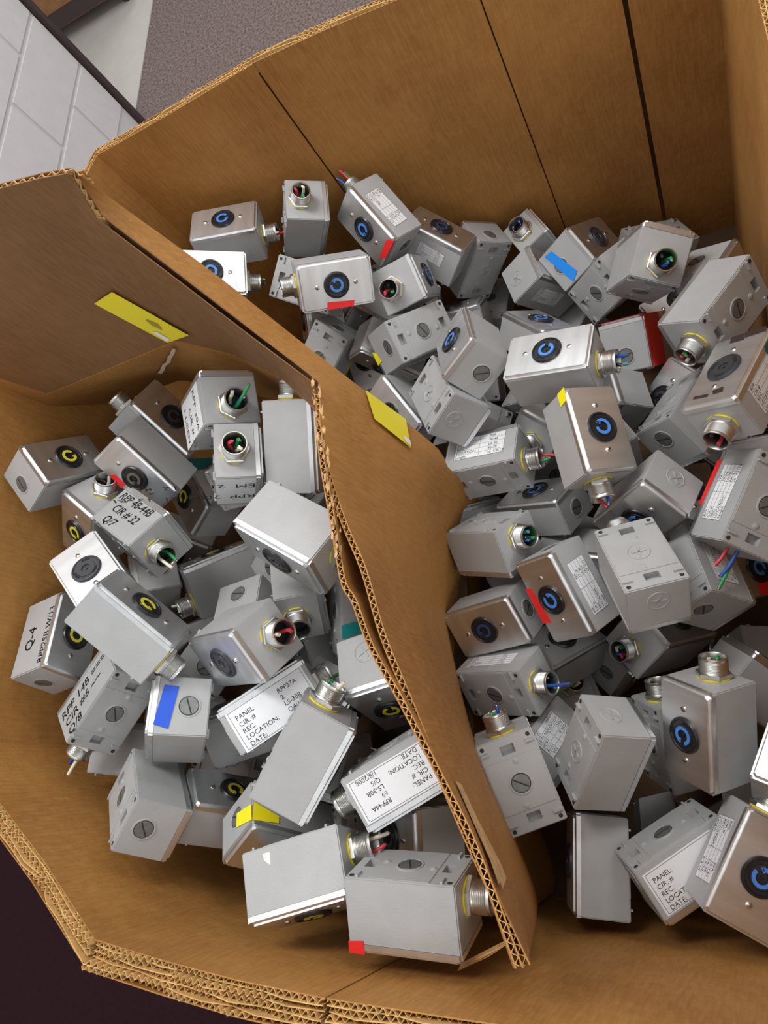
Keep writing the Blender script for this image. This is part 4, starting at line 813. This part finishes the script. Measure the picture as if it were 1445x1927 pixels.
LABELS = {'R1': 'outlet box with a bright cover at the far left corner of the back wall',
'R2': 'grey outlet box standing on end with its open fitting on top, near the back wall',
'R3': 'outlet box with red tape and a white grid label, leaning on the back wall',
'R4': 'blue-ringed outlet box facing up with a red tape bar below its socket',
'R5': 'blue-ringed outlet box half hidden by the divider top, just below the bright cornered one',
'R6': 'pale box side glimpsed left of the blue socket with the red tape bar',
'R7': 'shiny outlet box pointing its open fitting at the viewer, below the red taped corner',
'R8': 'plain grey outlet box tilted on edge showing its back, near the back wall middle',
'R9': 'outlet box by the back wall with a bright open fitting, behind two tilted boxes',
'R10': 'grey outlet box with a dark shaded label side, left of the bright blue tape',
'R11': 'outlet box with bright blue tape on its end and an all black socket',
'R12': 'grey outlet box lying back up between the bright blue tape and large open fitting',
'R13': 'large outlet box near the back wall with a wide open fitting full of wires',
'R14': 'grey outlet box at the right wall with back plug and fitting pointing down',
'R15': 'grey outlet box wrapped with wide red tape around its corner',
'R16': 'blue-ringed outlet box lying level with teal and blue wires out of its right fitting',
'R17': 'outlet box standing on a corner, bare plug end and blue ring facing left',
'R18': 'pale grey outlet box back up with two plain recesses, against the small yellow sticker',
'R19': 'grey outlet box back up with a scrap of yellow tape at its end plug',
'R20': 'outlet box partly behind the divider with a mustard strip on its label side',
'R21': 'blue socket outlet box in shadow behind the label, against the back wall',
'R22': 'outlet box edge showing a bright cover rim just above the small yellow sticker',
'R23': 'sliver of grey box showing between the yellow-scrap box and the mustard-strip box',
'R24': 'outlet box lying nearly level, its blue ring seen very flat, behind the teal wires',
'R25': 'blue ringed outlet box with a yellow tape tab and a red wire below',
'R26': 'outlet box with white grid label, green and red wires out of a yellow-gasketed fitting',
'R27': 'blue-ringed outlet box seen very flat beneath the yellow-tabbed one',
'R28': 'outlet box by the divider with its open yellow gasketed fitting facing up right',
'R29': 'outlet box with a red tape strip beside its blue ring and a grid label',
'R30': 'brown-reflecting outlet box with a dark navy ring, tight against the divider',
'R31': 'large grey outlet box back up with crossed blank knockouts on back and end',
'R32': 'outlet box with a shiny cover facing down left and crossed blank end',
'R33': 'outlet box at the right edge with red tape bar, white label and wires below',
'R34': 'grey outlet box under the hanging green wire with a label and slotted end plug',
'R35': 'dark shaded blue-ringed outlet box at the right edge with red tape at its corner',
'R36': 'outlet box whose open fitting shows blue, red and green wire ends',
'R37': 'small grey box end with a slotted plug beside a bundle of bare wires',
'R38': 'dark shadowed outlet box with a bare wire bundle, deep in the right heap',
'R39': 'outlet box back up by the divider with a long blue wire at its right',
'R40': 'brownish outlet box back up against the divider with a yellow gasketed fitting on top',
'R41': 'large grey outlet box standing tall with crossed blanks on top and left side',
'R42': 'plain brownish grey box side standing below the tall crossed-blank one, at the front wall',
'R43': 'outlet box with a large white PANEL label tilted down in the lower right heap',
'R44': 'large near outlet box at the lower right corner with bright blue ring',
'R45': 'outlet box mostly outside the right edge with a bright cover rim',
'R46': 'tall blue-ringed outlet box with brown-reflecting cover and a threaded fitting on top',
'R47': 'grey outlet box at the right edge with a threaded fitting pointing left',
'R48': 'grey outlet box behind the tall blue-ringed one with a fitting on top',
'R50': 'brown cover edge between the plain standing side and the PANEL label',
'R51': 'small grey box piece at the right edge below the green wire',
'R52': 'outlet box at the right with dark marker blocks and a charcoal socket',
'R53': 'grey outlet box with a big round slotted plug under the marker-blocked one',
'R54': 'outlet box with a dark stained cover, left of the marker blocked one',
'R55': 'dark box glimpsed in the shadow beneath the teal-wired fitting',
'R56': 'dark shaded box with a bare fitting, left of the yellow-tabbed box',
'R57': 'light grey box corner below the green-and-red-wired label box, at the divider',
'R58': 'outlet box facing up with a wide black socket beneath the red-striped one',
'R59': 'outlet box with a grid label reading LOCATION, left of the tall crossed blanks',
'R60': 'shadowed box in the dark gap under the brownish back-up box',
'L1': 'yellow-ringed outlet box at the far left with a plain slotted end',
'L2': 'outlet box with a black socket and a fitting pointing up left, left heap',
'L3': 'outlet box with a dull olive ring tucked beneath the one with the black socket',
'L4': 'yellow-ringed outlet box wrapped in clear film with teal tape',
'L5': 'outlet box with a big white side label and a green wire in its fitting',
'L6': 'outlet box pointing its round open fitting straight up, red wire inside, label below',
'L7': 'tall plain outlet box against the torn divider with a fitting on top',
'L8': 'pale grey outlet box with wide blank side on top and dark socket facing down',
'L9': 'grey outlet box blank side up with a yellow-gasketed fitting pointing left at black wire',
'L10': 'outlet box with a charcoal socket facing down left and open fitting at right',
'L11': 'large blank-sided outlet box with a yellow C ring on its mirror-like cover',
'L12': 'outlet box with scuffed cover and charcoal three-slot socket, left heap',
'L13': 'outlet box with handwriting RPP and 44B on its top side',
'L14': 'outlet box with a round open fitting and red tape behind the handwritten 44B one',
'L15': 'outlet box at the left wall with RPP25B handwritten along its side',
'L16': 'outlet box back up with scribbled handwriting and white and blue wires below',
'L17': 'outlet box with a broad dark blue tape strip on its end',
'L18': 'grey outlet box on the lower left slope showing back plug and end plug',
'L19': 'yellow-ringed outlet box in shadow right of the double-plug one',
'L20': 'outlet box with bright yellow tape folded over its edge',
'L21': 'big blank grey outlet box lying diagonally over the RPP27A label',
'L22': 'outlet box with a large white label reading RPP27A',
'L23': 'outlet box with an upside down white label reading RPP44A',
'L24': 'flat lying outlet box with silver taped edges and a white scrap on its side',
'L25': 'large grey outlet box at the front with red tape on its lower left corner',
'L26': 'grey box piece with a square recess behind the front red-cornered one, at the divider',
'L27': 'grey outlet box by the divider crossed by a teal tape strip',
'L28': 'pale outlet box end with crossed blank and a yellow ring below, against the divider',
'L29': 'light grey outlet box under the wide blank one with a fitting pointing down',
'L30': 'dark slim box side running down to a fitting beside the RPP27A label',
'L31': 'shaded grey-blue box in the gap below the charcoal-socket one',
'L32': 'dark black-socket box in the hollow behind the silver-taped one',
'L33': 'pale box piece under the handwritten 44B one beside the scuffed cover',
'L34': 'shadowed box beneath the large diagonal blank one',
'L35': 'dark box in the hole below the teal-taped film',
'FR1': 'grey box mostly buried in the gap beneath the right wall box',
'FR2': 'grey box mostly buried in the gap beneath the two recess back',
'FR3': 'grey box mostly buried in the gap beneath the mustard strip',
'FR4': 'grey box mostly buried in the gap beneath the crossed blank back',
'FR5': 'grey box mostly buried in the gap beneath the large wide open fitting',
'FR6': 'grey box mostly buried in the gap beneath the yellow scrap box',
'FR7': 'grey box mostly buried in the gap beneath the bare plug corner box',
'FR8': 'grey box mostly buried in the gap beneath the shiny fitting box',
'FR9': 'grey box mostly buried in the gap beneath the red bar cover',
'FR10': 'grey box mostly buried in the gap beneath the blue ring under the yellow tab',
'FR11': 'grey box mostly buried in the gap beneath the red bar label box',
'FR12': 'grey box mostly buried in the gap beneath the corner blue ring',
'FR13': 'grey box mostly buried in the gap beneath the white grid label by the divider',
'FR14': 'grey box mostly buried in the gap beneath the tilted plain back',
'FR15': 'grey box mostly buried in the gap beneath the shiny cover facing left',
'FR16': 'grey box mostly buried in the gap beneath the flat blue ring',
'FR17': 'grey box mostly buried in the gap beneath the bright cover rim',
'FR18': 'grey box mostly buried in the gap beneath the red strip cover',
'FR19': 'grey box mostly buried in the gap beneath the yellow tab box',
'FR20': 'grey box mostly buried in the gap beneath the teal wire box',
'FR21': 'grey box mostly buried in the gap beneath the left pointing fitting',
'FR22': 'grey box mostly buried in the gap beneath the shadowed blue socket',
'FR23': 'grey box mostly buried in the gap beneath the PANEL label',
'FR24': 'grey box mostly buried in the gap beneath the yellow gasket by the divider',
'FR25': 'grey box mostly buried in the gap beneath the red taped corner box',
'FR26': 'grey box mostly buried in the gap beneath the tall plain box',
'FR27': 'grey box mostly buried in the gap beneath the navy ring cover',
'FR28': 'grey box mostly buried in the gap beneath the dark label side box',
'FR29': 'grey box mostly buried in the gap beneath the big round plug',
'FR30': 'grey box mostly buried in the gap beneath the wide red tape',
'FR31': 'grey box mostly buried in the gap beneath the back up box beside the blue tape',
'FL1': 'grey box mostly buried in the gap beneath the yellow C ring',
'FL2': 'grey box mostly buried in the gap beneath the scribbled box',
'FL3': 'grey box mostly buried in the gap beneath the wide blank side',
'FL4': 'grey box mostly buried in the gap beneath the RPP27A label',
'FL5': 'grey box mostly buried in the gap beneath the upward round fitting',
'FL6': 'grey box mostly buried in the gap beneath the big diagonal blank',
'FL7': 'grey box mostly buried in the gap beneath the teal strip',
'FL8': 'grey box mostly buried in the gap beneath the folded yellow tape',
'FL9': 'grey box mostly buried in the gap beneath the 44B handwriting',
'FL10': 'grey box mostly buried in the gap beneath the left facing charcoal socket',
'FL11': 'grey box mostly buried in the gap beneath the black wire fitting',
'FL12': 'grey box mostly buried in the gap beneath the clear film',
'FL13': 'grey box mostly buried in the gap beneath the RPP44A label',
'FL14': 'grey box mostly buried in the gap beneath the dark blue tape',
'FL15': 'grey box mostly buried in the gap beneath the silver taped box',
'FL16': 'grey box mostly buried in the gap beneath the crossed blank by the divider',
'FL17': 'grey box mostly buried in the gap beneath the shadowed yellow ring',
'FL18': 'grey box mostly buried in the gap beneath the long blue wire box',
'FL19': 'grey box mostly buried in the gap beneath the red cornered front box',
'FL20': 'grey box mostly buried in the gap beneath the double plug box'}
BOXOPT = {'R1': {'fit': 1, 'wires': [('red', 18), ('black', 6)]}, 'R2': {'fit': 1, 'wires': [('red', 2), ('green', 0), ('white', -2)]}, 'R3': {'fit': 1, 'wires': [('green', 20), ('blue', 22), ('red', 26)]}, 'R4': {'fit': 1, 'wires': [('blue', 4), ('white', 4)]}, 'R5': {'fit': 1, 'wires': [('blue', 8), ('green', 7), ('black', 4)]}, 'R7': {'fit': 1, 'wires': [('red', -2), ('green', -3), ('black', -3)]}, 'R9': {'fit': 1, 'wires': [('black', -3), ('blue', -4)]}, 'R10': {'pk': 'x'}, 'R8': {'bk': 'x'}, 'R11': {'ring': 'charcoal'}, 'R13': {'fit': 1, 'wires': [('blue', 0), ('green', 2), ('black', -4)]}, 'R14': {'fit': 1, 'wires': [('black', -2), ('green', 0), ('red', 0), ('white', -2)]}, 'R16': {'fit': 1, 'wires': [('teal', 10), ('blue', 14), ('black', 6)]}, 'R18': {'bk': 'x', 'pk': 'x'}, 'R22': {'ring': 'black'}, 'R25': {'fit': 1, 'wires': [('red', 10), ('blue', 8), ('teal', 2)]}, 'R26': {'fit': 1, 'wires': [('green', 12), ('red', 18)]}, 'R27': {}, 'R28': {'fit': 1, 'wires': [('teal', -3), ('blue', -3), ('green', -4)], 'bk': 'x'}, 'R30': {'ring': 'navy'}, 'R31': {'bk': 'x', 'pk': 'x', 'fit': 1}, 'R32': {'pk': 'x'}, 'R33': {'fit': 2, 'wires': [('blue', 30, (-6, 2)), ('red', 20, (-3, 3)), ('green', 44, (3, 4))]}, 'R36': {'fit': 1, 'wires': [('blue', -3), ('red', -2), ('green', -2), ('white', -3)]}, 'R38': {'fit': 1, 'ring': 'black', 'wires': [('green', 10), ('white', 8), ('red', 4), ('black', 12)]}, 'R39': {'fit': 1, 'wires': [('blue', 34, (3, -4)), ('teal', -2), ('black', -3)]}, 'R40': {'fit': 1, 'wires': [('green', 4), ('blue', 6), ('white', 2)]}, 'R41': {'bk': 'x', 'pk': 'x'}, 'R44': {'fit': 1}, 'R42': {'ring': 'charcoal', 'noscrew': 1}, 'R46': {'fit': 1, 'wires': [('green', -4), ('white', -5)]}, 'R47': {'fit': 1, 'wires': [('green', -3), ('red', -2)]}, 'R48': {'fit': 1, 'wires': [('black', -4)]}, 'R52': {'fit': 1, 'ring': 'charcoal', 'wires': [('red', -1), ('black', -1)]}, 'R53': {'bk': 'x'}, 'R54': {'ring': 'black'}, 'R56': {'fit': 1, 'wires': [('black', -3)]}, 'R58': {'ring': 'black'}, 'R50': {'ring': 'black'}, 'R21': {'ring': 'navy'}, 'L2': {'fit': 1, 'ring': 'black', 'wires': [('black', -3)]}, 'L3': {'ring': 'olive'}, 'L5': {'fit': 1, 'wires': [('green', 28, (-9, 5)), ('blue', 12), ('white', 16)]}, 'L6': {'fit': 1, 'wires': [('red', 0), ('white', -2), ('green', -2)]}, 'L7': {'fit': 1, 'wires': [('blue', 9), ('teal', 8)]}, 'L8': {'fit': 1, 'ring': 'black'}, 'L9': {'fit': 1, 'wires': [('black', 12), ('white', 8)]}, 'L10': {'fit': 1, 'ring': 'charcoal', 'wires': [('red', -2), ('white', -2)]}, 'L11': {'fit': 1, 'wires': [('black', 0)]}, 'L12': {'ring': 'charcoal'}, 'L13': {'fit': 1, 'wires': [('white', 26), ('green', 14)]}, 'L14': {'fit': 1, 'wires': [('white', -3), ('black', -3)]}, 'L16': {'fit': 1, 'wires': [('white', 26), ('blue', 20)]}, 'L17': {}, 'L21': {'fit': 1, 'wires': [('green', 2), ('white', 6)]}, 'L22': {'fit': 1, 'wires': [('green', 10)]}, 'L23': {'fit': 1, 'bk': 'x', 'wires': [('black', 2)]}, 'L24': {'fit': 1, 'wires': [('white', 16), ('red', 10)]}, 'L25': {'fit': 1, 'wires': [('white', 14)]}, 'L28': {'pk': 'x'}, 'L29': {'fit': 1, 'wires': [('teal', 2)]}, 'L30': {'fit': 1, 'wires': [('green', 12)]}, 'L32': {'ring': 'black'}, 'FR1': {'ring': 'black'}, 'FR2': {'ring': 'black'}, 'FR3': {'ring': 'black'}, 'FR4': {'ring': 'black'}, 'FR5': {'ring': 'black'}, 'FR6': {'ring': 'black'}, 'FR7': {'ring': 'black'}, 'FR8': {'ring': 'black'}, 'FR9': {'ring': 'black'}, 'FR10': {'ring': 'black'}, 'FR11': {'ring': 'black'}, 'FR12': {'ring': 'black'}, 'FR13': {'ring': 'black'}, 'FR14': {'ring': 'black'}, 'FR15': {'ring': 'black'}, 'FR16': {'ring': 'black'}, 'FR17': {'ring': 'black'}, 'FR18': {'ring': 'black'}, 'FR19': {'ring': 'black'}, 'FR20': {'ring': 'black'}, 'FR21': {'ring': 'black'}, 'FR22': {'ring': 'black'}, 'FR23': {'ring': 'black'}, 'FR24': {'ring': 'black'}, 'FR25': {'ring': 'black'}, 'FR26': {'ring': 'black'}, 'FR27': {'ring': 'black'}, 'FR28': {'ring': 'black'}, 'FR29': {'ring': 'black'}, 'FR30': {'ring': 'black'}, 'FR31': {'ring': 'black'}, 'FL1': {'ring': 'black'}, 'FL2': {'ring': 'black'}, 'FL3': {'ring': 'black'}, 'FL4': {'ring': 'black'}, 'FL5': {'ring': 'black'}, 'FL6': {'ring': 'black'}, 'FL7': {'ring': 'black'}, 'FL8': {'ring': 'black'}, 'FL9': {'ring': 'black'}, 'FL10': {'ring': 'black'}, 'FL11': {'ring': 'black'}, 'FL12': {'ring': 'black'}, 'FL13': {'ring': 'black'}, 'FL14': {'ring': 'black'}, 'FL15': {'ring': 'black'}, 'FL16': {'ring': 'black'}, 'FL17': {'ring': 'black'}, 'FL18': {'ring': 'black'}, 'FL19': {'ring': 'black'}, 'FL20': {'ring': 'black'}}
DEFW = [('green', 4), ('red', 5), ('blue', 3)]
def make_box(nm, t, q, D, flip):
    opt = BOXOPT.get(nm, {}); rnd = random.Random(nm)
    D = round(D * 1000) / 1000
    root = bpy.data.objects.new('outlet_box', None); COL.objects.link(root); root.empty_display_size = 0.03
    root.rotation_mode = 'QUATERNION'; root.rotation_quaternion = Quaternion(q); root.location = (t[0], t[1], t[2] + CAMH)
    tag(root, LABELS[nm], 'outlet box', 'boxes buried under the heaps' if nm[0] == 'F' else 'loose grey outlet boxes with steel covers')
    ob('body', body_mesh(D, 0), root)
    pl = ob('cover_plate', PLATE, root, (0, 0, D / 2))
    for s in (-1, 1):
        if not opt.get('noscrew'): ob('screw', SCREW, pl, (s * 0.030, 0, 0), (0, 0, rnd.uniform(0, 3)))
    rk = opt.get('ring', 'blue' if nm[0] == 'R' else 'yellow')
    rc_ = ob('receptacle', REC_C if rk == 'charcoal' else REC_B, root, (0, 0, D / 2), (0, 0, rnd.uniform(0, 6.28)))
    if rk != 'charcoal':
        ri = ob('colour_ring', RINGM[rk], rc_)
        if rk != 'black': ri['label'] = rk + ' ring around the socket centre'
    bk = ob('knockout_plug', PLUG[opt.get('bk', 's')], root, (0, 0, -D / 2 - 0.0002)); bk.rotation_euler = (math.pi, 0, rnd.uniform(0, 3))
    zo = -D / 2 + 0.0245
    ek = ob('knockout_plug', PLUG[opt.get('pk', 's')], root, (-L_ / 2 + 0.0006, 0, zo)); ek.rotation_euler = (0, -math.pi / 2, 0); ek.rotation_euler = (Matrix.Rotation(-math.pi / 2, 3, 'Y') @ Matrix.Rotation(rnd.uniform(0, 3), 3, 'Z')).to_euler()
    if opt.get('fit', 0):
        e = (0, math.pi / 2, 0); p = (L_ / 2 - 0.0006, 0, zo)
        if opt['fit'] == 1: ob('gasket', GASK, root, p, e); ob('locknut', NUT, root, p, e); ob('conduit_nipple', NIP, root, p, e)
        else: p = (L_ / 2 - 0.02, 0, zo)
        ws = opt.get('wires', DEFW); k = len(ws)
        for i, wv in enumerate(ws):
            a = 6.28 * i / k + rnd.uniform(-.3, .3); b = (0.0065 * math.cos(a), 0.0065 * math.sin(a))
            bend = wv[2] if len(wv) > 2 else (rnd.uniform(-3, 3), rnd.uniform(-3, 3))
            o = ob('wire', wire_me(b, wv[1] / 1000, (bend[0] / 1000, bend[1] / 1000), rnd, WIRE[wv[0]]), root, p, e); o['label'] = wv[0] + ' wire'
    for d in DECALS:
        if d[0] == nm: decal(root, nm, d[1], d[2], d[3], d[4], flip, D)
    return root
for nm, t, q, D, flip in DATA: make_box(nm, t, q, D, flip)
